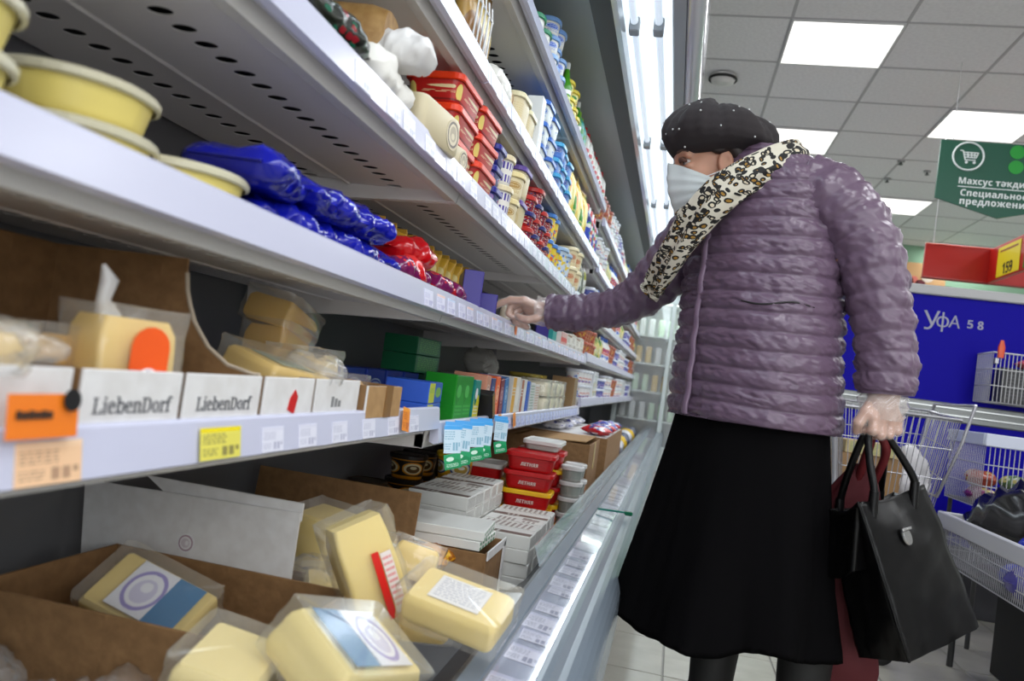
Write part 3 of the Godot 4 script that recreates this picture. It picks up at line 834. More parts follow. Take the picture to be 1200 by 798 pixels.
	row(tub(0.115, 0.11, 0.085, 0.05, cream, Color(0.93, 0.88, 0.72), tx("oval", cream, Color(0.75, 0.45, 0.3), cream)), "ivory_tub", "tub", "ivory tub with picture band on the third shelf", "ivory tubs", -0.545, YC, 3.47, 3.60, 2, [2, 2], 0.085)
	for k in 5:
		put(pouch(0.10, 0.19, 0.05, [Color(0.82, 0.82, 0.8), Color(0.2, 0.2, 0.2)][k % 2], tx("patches", [Color(0.85, 0.85, 0.83), Color(0.25, 0.24, 0.22)][k % 2], [Color(0.6, 0.62, 0.2), Color(0.8, 0.8, 0.75)][k % 2], Color(0.3, 0.3, 0.3)), 20 + k % 2), "foil_pouch", "%s foil pouch past the ivory tubs, %s along" % [["pale", "dark"][k % 2], nth(k)], "pouch", V(-0.55, YC, 3.72 + k * 0.10), PI / 2 + 0.2 * sin(k * 2.0), "foil pouches")
	# --- fourth shelf: the one she reaches for
	var butter = Color(0.90, 0.83, 0.47)
	var tb = tub(0.155, 0.155, 0.047, 0.075, butter, Color(0.76, 0.74, 0.64), null, 0.35, 0.007)
	put(tb, "butter_tub", "round pale yellow tub with clear lid, on top of its pair", "tub", V(-0.645, YA + 0.047, 0.70), 0.1, "round pale yellow tubs")
	put(tb, "butter_tub", "round pale yellow tub with clear lid, under another", "tub", V(-0.640, YA, 0.70), 0.0, "round pale yellow tubs")
	put(tb, "butter_tub", "single round pale yellow tub beside the blue bags", "tub", V(-0.615, YA, 0.845), 0.3, "round pale yellow tubs")
	for k in 2:
		put(tb, "butter_tub", ["lower", "upper"][k] + " pale yellow tub cut by the photo's left edge", "tub", V(-0.60, YA + 0.047 * k, 0.47), 0.0, "round pale yellow tubs")
	tb.free()
	var blue = Color(0.07, 0.10, 0.60)
	for k in 7:
		put(pillow(0.17, 0.05, 0.13, blue, tx("patches", Color(0.06, 0.09, 0.58), Color(0.10, 0.14, 0.68), Color(0.05, 0.06, 0.45)) if k % 2 else null, 30 + k % 3, 0.12, 0.018), "blue_foil_bag", "shiny blue foil bag on the fourth shelf, %s %s" % [nth(k / 2), "on top" if k % 2 else "at the bottom"], "bag", V(-0.60 + 0.015 * (k % 2), YA + (0.048 if k % 2 else 0.0), 1.00 + (k / 2) * 0.148 - 0.05 * (k % 2)), PI / 2 + 0.25 * sin(k * 2.3), "shiny blue foil bags")
	for k in 11:
		put(pouch(0.12, 0.155, 0.035, Color(0.80, 0.62, 0.16), tx("wave", Color(0.86, 0.68, 0.20), Color(0.70, 0.48, 0.12), Color(0.9, 0.82, 0.5)), 40 + k % 2, 0.3), "yellow_sachet", "golden yellow sachet standing upright in a row, %s" % nth(k), "sachet", V(-0.72, YA, 1.62 + k * 0.072), 0.12, "golden yellow sachets")
	for k in 5:
		put(pillow(0.155, 0.055, 0.12, Color(0.70, 0.04, 0.07), tx("wave", Color(0.72, 0.05, 0.08), Color(0.42, 0.08, 0.30), Color(0.85, 0.2, 0.2), k) if k != 3 else null, 50 + k % 3, 0.14, 0.016), "red_foil_bag", "glossy red foil bag on the fourth shelf, %s along" % nth(k), "bag", V(-0.585 - 0.02 * (k % 2), YA + (0.05 if k == 3 else 0.0), [1.50, 1.63, 1.76, 1.58, 1.86][k]), PI / 2 + 0.3 * sin(k * 1.7), "glossy red foil bags")
	var pur = Color(0.15, 0.08, 0.48)
	put(carton(0.16, 0.10, 0.05, pur, tx("wave", Color(0.16, 0.09, 0.5), Color(0.24, 0.15, 0.62), Color(0.8, 0.75, 0.9))), "purple_carton", "tall purple carton beside the red foil bags", "carton", V(-0.55, YA, 1.985), PI / 2 + 0.35, "purple cartons")
	put(carton(0.125, 0.065, 0.045, pur, tx("wave", Color(0.16, 0.09, 0.5), Color(0.22, 0.15, 0.6), Color(0.85, 0.8, 0.92), 2)), "purple_carton", "low purple carton just before her fingertips", "carton", V(-0.540, YA, 2.165), PI / 2 + 0.25, "purple cartons")
	var oc = thing("orange_tag", "small orange tag clipped under her pointing finger", "tag", V(-0.496, YA - 0.028, 2.38), PI / 2)
	part(oc, "card", cbox(0.03, 0.062, 0.0015, 0.0005), mt(Color(0.90, 0.45, 0.16), 0.4))
	part(oc, "clip", cbox(0.012, 0.012, 0.006, 0.002), mt(Color(0.85, 0.85, 0.85), 0.2), Vector3(0, 0.056, 0.003))
	put(bottle(0.022, 0.085, Color(0.86, 0.82, 0.75), Color(0.08, 0.08, 0.09), null, 0.6), "tiny_jar", "tiny jar with black cap under her hand", "jar", V(-0.55, YA, 2.46), 0)
	put(carton(0.06, 0.075, 0.05, pur, tx("oval", pur, Color(0.35, 0.3, 0.75), pur)), "purple_carton", "small purple carton just under the sleeve cuff", "carton", V(-0.53, YA, 3.02), PI / 2 + 0.3, "purple cartons")
	put(carton(0.10, 0.06, 0.06, Color(0.16, 0.58, 0.56), null), "teal_carton", "small teal carton below the outstretched sleeve", "carton", V(-0.54, YA, 3.24), PI / 2, "")
	put(carton(0.19, 0.07, 0.06, Color(0.85, 0.82, 0.8), tx("stripes", Color(0.88, 0.85, 0.82), Color(0.72, 0.12, 0.14), Color(0.8, 0.2, 0.2))), "red_check_carton", "white carton with red squares below the outstretched sleeve", "carton", V(-0.54, YA, 3.52), PI / 2)
	for k in 4:
		put(carton(0.15, [0.075, 0.085, 0.08, 0.09][k], 0.06, Color(0.86, 0.84, 0.8), tx("label", Color(0.88, 0.87, 0.84), Color(0.55, 0.5, 0.45), [Color(0.55, 0.4, 0.3), Color(0.75, 0.72, 0.68)][k % 2], k)), "white_carton", "white carton with %s heading at the end of her shelf, %s" % [["brown", "grey"][k % 2], nth(k)], "carton", V(-0.545, YA, 3.74 + k * 0.165), PI / 2, "white cartons at the shelf end")
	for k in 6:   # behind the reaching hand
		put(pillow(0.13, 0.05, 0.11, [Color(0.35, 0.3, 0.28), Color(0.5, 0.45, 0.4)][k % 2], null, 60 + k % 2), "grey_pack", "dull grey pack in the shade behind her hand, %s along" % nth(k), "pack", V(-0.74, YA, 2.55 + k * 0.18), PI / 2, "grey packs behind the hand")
	# --- fifth shelf
	fifth_shelf()
	tags()

func cardboard() -> StandardMaterial3D:
	return noise_mat("cardboard", Color(0.56, 0.42, 0.27), Color(0.50, 0.37, 0.23), 0.06, 0.8, 4.0, 0.4)
func whiteboard() -> StandardMaterial3D:
	return noise_mat("whiteboard", Color(0.86, 0.855, 0.85), Color(0.82, 0.81, 0.80), 0.05, 0.55, 4.0)

# an open display carton: white low front, brown inside; local x along the shelf, front towards +z
func tray(o: Node3D, w, d, front, back, side_curve: bool, t := 0.004):
	part(o, "front_panel", cbox(w, front, t, 0.001), whiteboard(), Vector3(0, 0, d / 2 - t / 2))
	part(o, "back_panel", cbox(w, back, t, 0.001), cardboard(), Vector3(0, 0, -d / 2 + t / 2))
	part(o, "bottom_panel", cbox(w - 2 * t, t, d - 2 * t, 0.0005), cardboard(), Vector3(0, 0, 0))
	var poly = PackedVector2Array([Vector2(d / 2 - t, 0.0), Vector2(d / 2 - t, front)])
	if side_curve:
		for k in 11:   # torn edge sweeping up to the tall back
			var a = k / 10.0 * PI / 2
			poly.append(Vector2(d / 2 - t - 0.01 - 0.115 * sin(a), front + (back - front) * (1.0 - cos(a)) + 0.002 * (k % 2)))
	else:
		poly.append(Vector2(-d / 2 + t, front))
	if side_curve:
		poly.append(Vector2(-d / 2 + t, back))
	poly.append(Vector2(-d / 2 + t, 0.0))
	for s in ([1] if side_curve else [-1, 1]):
		part(o, "side_panel", prism(poly, -t / 2, t / 2, Transform3D(Basis(Vector3(0, 0, 1), Vector3(0, 1, 0), Vector3(-1, 0, 0)), Vector3(s * (w / 2 - t / 2), 0, 0))), cardboard())
		if side_curve:
			var edge = []
			for k in range(1, 12): edge.append(Vector3(s * (w / 2 - t / 2), poly[k].y + 0.001, poly[k].x))
			part(o, "torn_edge", tube(edge, 0.003, 6), mt(Color(0.72, 0.66, 0.58), 0.9))

func fifth_shelf():
	var y = YB
	var trays = [[0.505, 0.20, false, ""], [0.688, 0.15, false, "LiebenDorf"], [0.848, 0.162, true, "LiebenDorf"], [1.008, 0.145, false, "mark"], [1.168, 0.165, false, "grey"]]
	var lab = ["white-fronted carton behind the orange price card", "white-fronted carton with dark lettering, holding the orange-labelled cheese", "white-fronted carton with dark lettering and torn curved brown side", "white-fronted carton with a small red mark", "white-fronted carton with grey marks, next to the plain brown one"]
	for i in trays.size():
		var t = trays[i]
		var o = thing("display_carton", lab[i], "carton", V(-0.675, y, t[0]), PI / 2, "white-fronted display cartons")
		tray(o, t[1] - 0.004, 0.33, 0.062, [0.13, 0.15, 0.20, 0.12, 0.11][i], t[2])
		if t[3] == "LiebenDorf":
			lettering(o, "lettering", "LiebenDorf", 0.021, mt(Color(0.22, 0.23, 0.26), 0.6), Vector3(0.0, 0.028, 0.1655), Vector3.ZERO, false, 0.0008, "Droid Serif")
		elif t[3] == "mark":
			part(o, "red_mark", prism(PackedVector2Array([Vector2(-0.014, 0.018), Vector2(0.006, 0.012), Vector2(0.012, 0.036), Vector2(0.002, 0.046), Vector2(-0.010, 0.034)]), 0.165, 0.166), mt(Color(0.75, 0.08, 0.08), 0.5), Vector3(0.01, 0, 0))
		elif t[3] == "grey":
			for k in 3:
				part(o, "grey_mark", cbox(0.008, 0.016 - 0.003 * k, 0.001, 0.0), mt(Color(0.5, 0.5, 0.5), 0.6), Vector3(-0.02 + 0.013 * k, 0.02, 0.1655))
	var bc = thing("brown_carton", "small plain brown carton with a strip of tape at the shelf joint", "carton", V(-0.60, y, 1.345), PI / 2)
	tray(bc, 0.165, 0.20, 0.055, 0.06, false)
	part(bc, "front_cover", cbox(0.163, 0.055, 0.002, 0.0005), noise_mat("cardboard2", Color(0.68, 0.54, 0.36), Color(0.62, 0.48, 0.31), 0.06, 0.8, 4.0), Vector3(0, 0, 0.101))
	part(bc, "tape", cbox(0.035, 0.056, 0.001, 0.0), mt(Color(0.50, 0.34, 0.16), 0.25), Vector3(0.015, 0, 0.1025))
	# cheeses
	var pale = Color(0.88, 0.74, 0.40); var deep = Color(0.84, 0.66, 0.30)
	var c0 = put(cheese(0.085, 0.10, 0.07, pale, null, 3), "cheese_block", "film-wrapped cheese block with orange arched label in the lettered carton", "cheese", V(-0.565, y + 0.012, 0.728), PI / 2 - 0.35, "film-wrapped cheeses on the shelf")
	var arch = PackedVector2Array([Vector2(-0.021, 0.0), Vector2(0.021, 0.0), Vector2(0.021, 0.068)])
	for k in 9: arch.append(Vector2(0.021 * cos(PI * k / 8), 0.070 + 0.021 * sin(PI * k / 8)))
	arch.append(Vector2(-0.021, 0.068))
	part(c0, "orange_label", prism(arch, 0.0, 0.001), mt(Color(0.90, 0.33, 0.06), 0.35), Vector3(0.004, 0.003, 0.0445))
	part(c0, "label_seal", lathe([Vector2(0.012, 0), Vector2(0.012, 0.0012)], 16), mt(Color.WHITE, 0.4, 0, tx("face", Color.WHITE, Color(0.35, 0.3, 0.5), Color.WHITE)), Vector3(0.004, 0.04, 0.0455), Vector3(PI / 2, 0, 0))
	part(c0, "film_tail", tube([Vector3(-0.02, 0.098, 0), Vector3(-0.028, 0.115, 0.002), Vector3(-0.026, 0.135, 0.004), Vector3(-0.034, 0.15, 0.003)], [0.014, 0.007, 0.009, 0.002], 7), film(0.35, 0.2))
	put(cheese(0.085, 0.08, 0.10, deep, null, 4), "cheese_block", "darker cheese block standing behind the orange-labelled one", "cheese", V(-0.64, y + 0.006, 0.665), PI / 2 + 0.1, "film-wrapped cheeses on the shelf")
	put(cheese(0.12, 0.075, 0.09, pale, null, 5), "cheese_block", "large film-wrapped cheese in the carton behind the orange card", "cheese", V(-0.60, y + 0.01, 0.535), PI / 2 - 0.3, "film-wrapped cheeses on the shelf")
	put(crumpled(0.14, 0.045, 0.09, 72, Color(0.97, 0.97, 0.96), 0.12), "film_scrap", "loose crumpled clear film above the orange price card", "film", V(-0.545, y + 0.055, 0.53), PI / 2 + 0.2)
	put(cheese(0.10, 0.09, 0.08, Color(0.80, 0.62, 0.28), null, 6), "cheese_block", "cheese block with an orange top at the photo's left edge", "cheese", V(-0.74, y + 0.006, 0.50), PI / 2, "film-wrapped cheeses on the shelf")
	put(cheese(0.15, 0.035, 0.10, pale, tx("bars", Color(0.62, 0.66, 0.55), Color(0.35, 0.4, 0.4)), 7), "cheese_block", "flat cheese slab lying tilted with a grey-green label", "cheese", V(-0.585, y + 0.045, 1.10), Vector3(0.25, PI / 2 - 0.2, -0.1), "film-wrapped cheeses on the shelf")
	put(cheese(0.11, 0.12, 0.08, deep, null, 8), "cheese_block", "dark yellow cheese wedge leaning against the shade", "cheese", V(-0.72, y + 0.01, 1.33), Vector3(0.0, PI / 2, -0.12), "film-wrapped cheeses on the shelf")
	put(cheese(0.13, 0.05, 0.09, Color(0.85, 0.68, 0.30), null, 9), "cheese_block", "cheese slab perched highest on the pile", "cheese", V(-0.73, y + 0.125, 1.35), Vector3(0.15, PI / 2, -0.25), "film-wrapped cheeses on the shelf")
	put(cheese(0.10, 0.085, 0.09, pale, null, 10), "cheese_block", "upright yellow cheese block nearest the plain brown carton", "cheese", V(-0.625, y + 0.01, 1.27), PI / 2 + 0.1, "film-wrapped cheeses on the shelf")
	put(cheese(0.09, 0.05, 0.07, Color(0.80, 0.62, 0.36), null, 11), "cheese_block", "small cheese inside the plain brown carton", "cheese", V(-0.585, y + 0.008, 1.33), PI / 2, "film-wrapped cheeses on the shelf")
	put(crumpled(0.09, 0.035, 0.06, 73, Color(0.97, 0.97, 0.96), 0.14), "film_scrap", "white crumpled film beside the upright cheese block", "film", V(-0.545, y + 0.05, 1.155), PI / 2)
	# module past the joint: boxed processed cheese
	y = YB2
	var gr = Color(0.10, 0.52, 0.12); var bl = Color(0.10, 0.20, 0.55)
	for k in 4:
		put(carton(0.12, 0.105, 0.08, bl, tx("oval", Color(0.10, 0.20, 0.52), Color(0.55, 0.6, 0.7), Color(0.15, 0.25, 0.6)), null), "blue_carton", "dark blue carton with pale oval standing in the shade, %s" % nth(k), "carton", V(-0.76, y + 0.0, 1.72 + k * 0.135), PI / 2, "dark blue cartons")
	for k in 2:
		put(carton(0.15, 0.048, 0.10, Color(0.14, 0.32, 0.72), tx("split", Color(0.16, 0.36, 0.75), Color(0.75, 0.78, 0.2), Color(0.5, 0.7, 0.3))), "sky_carton", "low bright blue carton beside the brown one, %s" % ["bottom", "top"][k], "carton", V(-0.585, y + 0.0485 * k, 1.76), PI / 2 + 0.1, "low bright blue cartons")
	for k in 2:
		put(carton(0.072, 0.118, 0.085, gr, tx("wave", gr, Color(0.14, 0.58, 0.16), Color(0.3, 0.7, 0.3), k), tx("wave", gr, Color(0.1, 0.5, 0.12), gr)), "green_carton", "tall bright green carton, %s of the pair" % ["nearer", "farther"][k], "carton", V(-0.57, y, 1.955 + k * 0.077), PI / 2 - 0.06, "tall bright green cartons")
	for k in 2:
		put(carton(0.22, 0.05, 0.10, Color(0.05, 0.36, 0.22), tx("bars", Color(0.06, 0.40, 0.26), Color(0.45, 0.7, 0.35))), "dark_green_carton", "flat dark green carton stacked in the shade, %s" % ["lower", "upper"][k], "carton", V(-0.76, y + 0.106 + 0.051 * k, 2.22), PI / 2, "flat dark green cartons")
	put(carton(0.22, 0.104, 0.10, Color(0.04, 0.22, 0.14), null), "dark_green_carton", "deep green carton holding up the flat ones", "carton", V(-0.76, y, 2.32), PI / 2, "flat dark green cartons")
	put(carton(0.05, 0.11, 0.09, Color(0.10, 0.50, 0.46), tx("wave", Color(0.10, 0.50, 0.46), Color(0.85, 0.8, 0.2), Color(0.9, 0.9, 0.9))), "teal_slim_carton", "slim teal carton next to the green pair", "carton", V(-0.57, y, 2.125), PI / 2 - 0.06, "")
	var slim = [[Color(0.80, 0.55, 0.45), "salmon"], [Color(0.16, 0.18, 0.45), "indigo"], [Color(0.88, 0.36, 0.12), "orange"], [Color(0.45, 0.06, 0.18), "maroon"], [Color(0.16, 0.42, 0.68), "blue"]]
	for k in 5:
		put(carton(0.055, 0.125 - 0.006 * (k % 2), 0.10, slim[k][0], tx("oval", slim[k][0], slim[k][0].lightened(0.5), slim[k][0].darkened(0.2))), "slim_carton", "slim %s carton standing on edge on the fifth shelf" % slim[k][1], "carton", V(-0.575, y, 2.235 + k * 0.07), Vector3(0, PI / 2, 0.06 * (k - 1)), "slim upright cartons")
	put(carton(0.028, 0.085, 0.07, Color(0.10, 0.09, 0.08), tx("bars", Color(0.12, 0.1, 0.08), yellow_c())), "black_carton", "black and yellow carton leaning before the slim cartons", "carton", V(-0.525, y + 0.004, 2.21), Vector3(0.0, PI / 2, 0.5))
	var wh = [[Color(0.86, 0.84, 0.80), Color(0.88, 0.65, 0.15), "yellow square"], [Color(0.84, 0.84, 0.83), Color(0.65, 0.35, 0.2), "brown figure"], [Color(0.20, 0.38, 0.75), Color(0.12, 0.25, 0.6), "plain blue face"], [Color(0.82, 0.83, 0.82), Color(0.4, 0.55, 0.45), "green lines"], [Color(0.84, 0.82, 0.80), Color(0.7, 0.5, 0.35), "tan lines"]]
	for k in 5:
		put(carton([0.13, 0.10, 0.045, 0.09, 0.09][k], 0.13 - 0.005 * k, 0.09, wh[k][0], tx(["split", "split", "bars", "bars", "bars"][k], wh[k][0], wh[k][1], wh[k][0].lightened(0.3), k)), "tall_carton", "tall white or blue carton with %s on the fifth shelf" % wh[k][2], "carton", V(-0.57, y, [2.66, 2.80, 2.895, 2.985, 3.09][k]), PI / 2, "tall cartons on the fifth shelf")
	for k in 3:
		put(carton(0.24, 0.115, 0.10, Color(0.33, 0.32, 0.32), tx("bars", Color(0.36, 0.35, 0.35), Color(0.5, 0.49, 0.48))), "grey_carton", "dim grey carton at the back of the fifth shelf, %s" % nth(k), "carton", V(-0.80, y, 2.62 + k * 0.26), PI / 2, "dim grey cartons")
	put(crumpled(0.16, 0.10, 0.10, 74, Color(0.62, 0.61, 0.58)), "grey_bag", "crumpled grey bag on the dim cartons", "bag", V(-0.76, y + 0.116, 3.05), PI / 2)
	for k in 8:
		var o = put(cheese(0.115, 0.055, 0.10, Color(0.86, 0.83, 0.72), tx("bars", Color(0.85, 0.85, 0.8), Color(0.6, 0.6, 0.55)), 12 + k % 3), "white_cheese", "white cheese in film at the far end of her lower shelf, %s %s" % [nth(k / 2), ["below", "above"][k % 2]], "cheese", V(-0.56, y + 0.066 * (k % 2), 3.26 + (k / 2) * 0.145), PI / 2, "white cheeses in film")
		o.set_meta("made", true)
	for k in 4:
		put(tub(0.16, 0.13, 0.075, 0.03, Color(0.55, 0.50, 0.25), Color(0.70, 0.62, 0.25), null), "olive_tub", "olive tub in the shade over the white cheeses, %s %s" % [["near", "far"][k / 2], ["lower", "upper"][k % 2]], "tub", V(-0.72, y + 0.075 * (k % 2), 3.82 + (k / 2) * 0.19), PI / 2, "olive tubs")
	put(carton(0.14, 0.16, 0.12, Color(0.55, 0.44, 0.30), tx("bars", Color(0.58, 0.47, 0.33), Color(0.5, 0.4, 0.28))), "tan_carton", "tan carton at the far end of the fifth shelf", "carton", V(-0.575, y, 4.22), PI / 2)

func yellow_c() -> Color:
	return Color(0.9, 0.68, 0.1)

# cards and tags in the price strips
func card(called, label, w, h, tex_or_col, at: Vector3, tilt := -0.17, group := "", roll := 0.0):
	var o = thing(called, label, "price tag", at, Vector3(0, PI / 2, 0), group)
	o.rotation = Vector3(0, PI / 2 - (0.75 if called == "discount_flag" else 0.0), 0)
	part(o, "card", cbox(w, h, 0.0012, 0.0003), mt(Color.WHITE, 0.35, 0, tex_or_col) if tex_or_col is Vector2i else mt(tex_or_col, 0.4), Vector3.ZERO, Vector3(tilt, 0, roll))
	return o

func tags():
	# on the fifth shelf
	var oc = card("orange_price_card", "orange promotional card with black round badge at the lower left", 0.074, 0.036, Color(0.90, 0.47, 0.10), V(-0.489, YB + 0.006, 0.555), -0.1)
	part(oc, "round_badge", lathe([Vector2(0.0095, 0), Vector2(0.0095, 0.001)], 20), mt(Color(0.04, 0.04, 0.045), 0.4), Vector3(0.026, 0.031, 0.0), Vector3(PI / 2 - 0.1, 0, 0))
	for k in 6:
		part(oc, "print_bar", cbox(0.0052, 0.007 - 0.001 * (k % 2), 0.0006, 0), mt(Color(0.2, 0.13, 0.08), 0.5), Vector3(-0.027 + 0.0063 * k, 0.016, 0.0002), Vector3(-0.1, 0, 0))
	var pc = card("peach_price_tag", "faded peach price tag in the strip under the orange card", 0.072, 0.036, tx("label", Color(0.92, 0.76, 0.60), Color(0.70, 0.56, 0.45), Color(0.93, 0.79, 0.65)), V(-0.4935, YB - 0.034, 0.575), -0.14)
	card("yellow_price_tag", "yellow price tag hanging in the white strip below the cheeses", 0.082, 0.036, tx("label", Color(0.88, 0.84, 0.38), Color(0.55, 0.52, 0.30), Color(0.93, 0.85, 0.10)), V(-0.4905, YB - 0.032, 0.825), -0.14)
	var k = 0
	for d in [0.95, 1.05, 1.16, 1.28, 1.40, 1.52]:
		card("white_price_tag", "white price tag in the strip under the display cartons, %s" % nth(k), 0.055, 0.032, tx("label", Color(0.87, 0.87, 0.92), Color(0.70, 0.70, 0.78), Color(0.84, 0.84, 0.9), k % 3), V(-0.4935, YB - 0.033, d), -0.14, "white price tags, near lower strip")
		k += 1
	# flags in front of the joint
	var fl = [[1.735, "first"], [1.815, "second"], [1.955, "third"], [2.035, "fourth"], [2.235, "last"]]
	for f in fl:
		var o = card("discount_flag", "clear discount flag with blue top and green tip, %s along the lower strip" % f[1], 0.045, 0.062, tx("label", Color(0.80, 0.88, 0.93), Color(0.55, 0.72, 0.8), Color(0.30, 0.66, 0.92)), V(-0.468, YB2 - 0.055, f[0]), -0.12, "discount flags", 0.06 * sin(f[0] * 30))
		part(o, "green_tip", cbox(0.044, 0.034, 0.0012, 0.0003), mt(Color.WHITE, 0.35, 0, tx("wave", Color(0.16, 0.62, 0.40), Color(0.10, 0.55, 0.34), Color(0.85, 0.95, 0.88))), Vector3(0.006, -0.034, 0.004), Vector3(-0.12, 0, 0.2))
		part(o, "blue_top", cbox(0.046, 0.016, 0.0014, 0.0003), mt(Color(0.33, 0.66, 0.92), 0.3), Vector3(0, 0.054, -0.0075), Vector3(-0.12, 0, 0))
	var q = 0
	for p in [[1.445, "in the near lower strip beside the brown carton"], [2.30, "among the discount flags"], [2.52, "under the tall cartons"]]:
		card("orange_tag", "small orange shelf tag, %s" % p[0] if false else "small orange shelf tag " + p[1], 0.038, 0.045, tx("label", Color(0.92, 0.55, 0.15), Color(0.75, 0.35, 0.1), Color(0.95, 0.62, 0.2)), V(-0.487, (YB if q == 0 else YB2) - 0.028, p[0]), -0.12, "small orange tags", 0.15 * (q - 1))
		q += 1
	for i in 24:
		card("blue_print_tag", "small lilac-printed price tag in the far lower strip, %s" % nth(i), 0.062, 0.034, tx("label", Color(0.80, 0.83, 0.95), Color(0.48, 0.55, 0.80), Color(0.72, 0.77, 0.93), i % 4), V(-0.4935, YB2 - 0.033, 2.38 + i * 0.081), -0.14, "lilac-printed tags on the lower strip")
	for i in 34:
		card("strip_tag", "pale price tag in the strip of the shelf she reaches, %s" % nth(i), 0.055, 0.033, tx("label", Color(0.88, 0.88, 0.95), Color(0.66, 0.66, 0.80), [Color(0.84, 0.84, 0.92), Color(0.93, 0.80, 0.76), Color(0.78, 0.84, 0.94)][i % 3], i % 4), V(-0.4935, YA - 0.033, 1.5 + i * 0.083 + 0.01 * sin(i * 3.0)), -0.14, "pale tags on the fourth strip")
	for i in 30:
		card("third_strip_tag", "white price tag in the third shelf's strip, %s" % nth(i), 0.06, 0.033, tx("label", Color(0.90, 0.90, 0.95), Color(0.66, 0.68, 0.78), Color(0.86, 0.87, 0.93), i % 3), V(-0.4935, YC - 0.033, 1.06 + i * 0.11 + 0.02 * sin(i * 2.0)), -0.14, "white tags on the third strip")
	for i in 22:
		card("second_strip_tag", "white price tag in the second shelf's strip, %s" % nth(i), 0.06, 0.033, tx("label", Color(0.90, 0.90, 0.95), Color(0.66, 0.68, 0.78), Color(0.86, 0.87, 0.93), i % 3), V(-0.4935, YD - 0.033, 1.75 + i * 0.118), -0.14, "white tags on the second strip")
	var cl = thing("green_clip", "green plastic clip across the bumper rail", "clip", V(-0.16, 0.462, 2.86), 0.2)
	part(cl, "bar", cbox(0.11, 0.006, 0.016, 0.002), mt(Color(0.12, 0.48, 0.42), 0.25))
	part(cl, "jaw", cbox(0.028, 0.014, 0.024, 0.003), mt(Color(0.10, 0.42, 0.30), 0.25), Vector3(0.055, -0.006, 0))

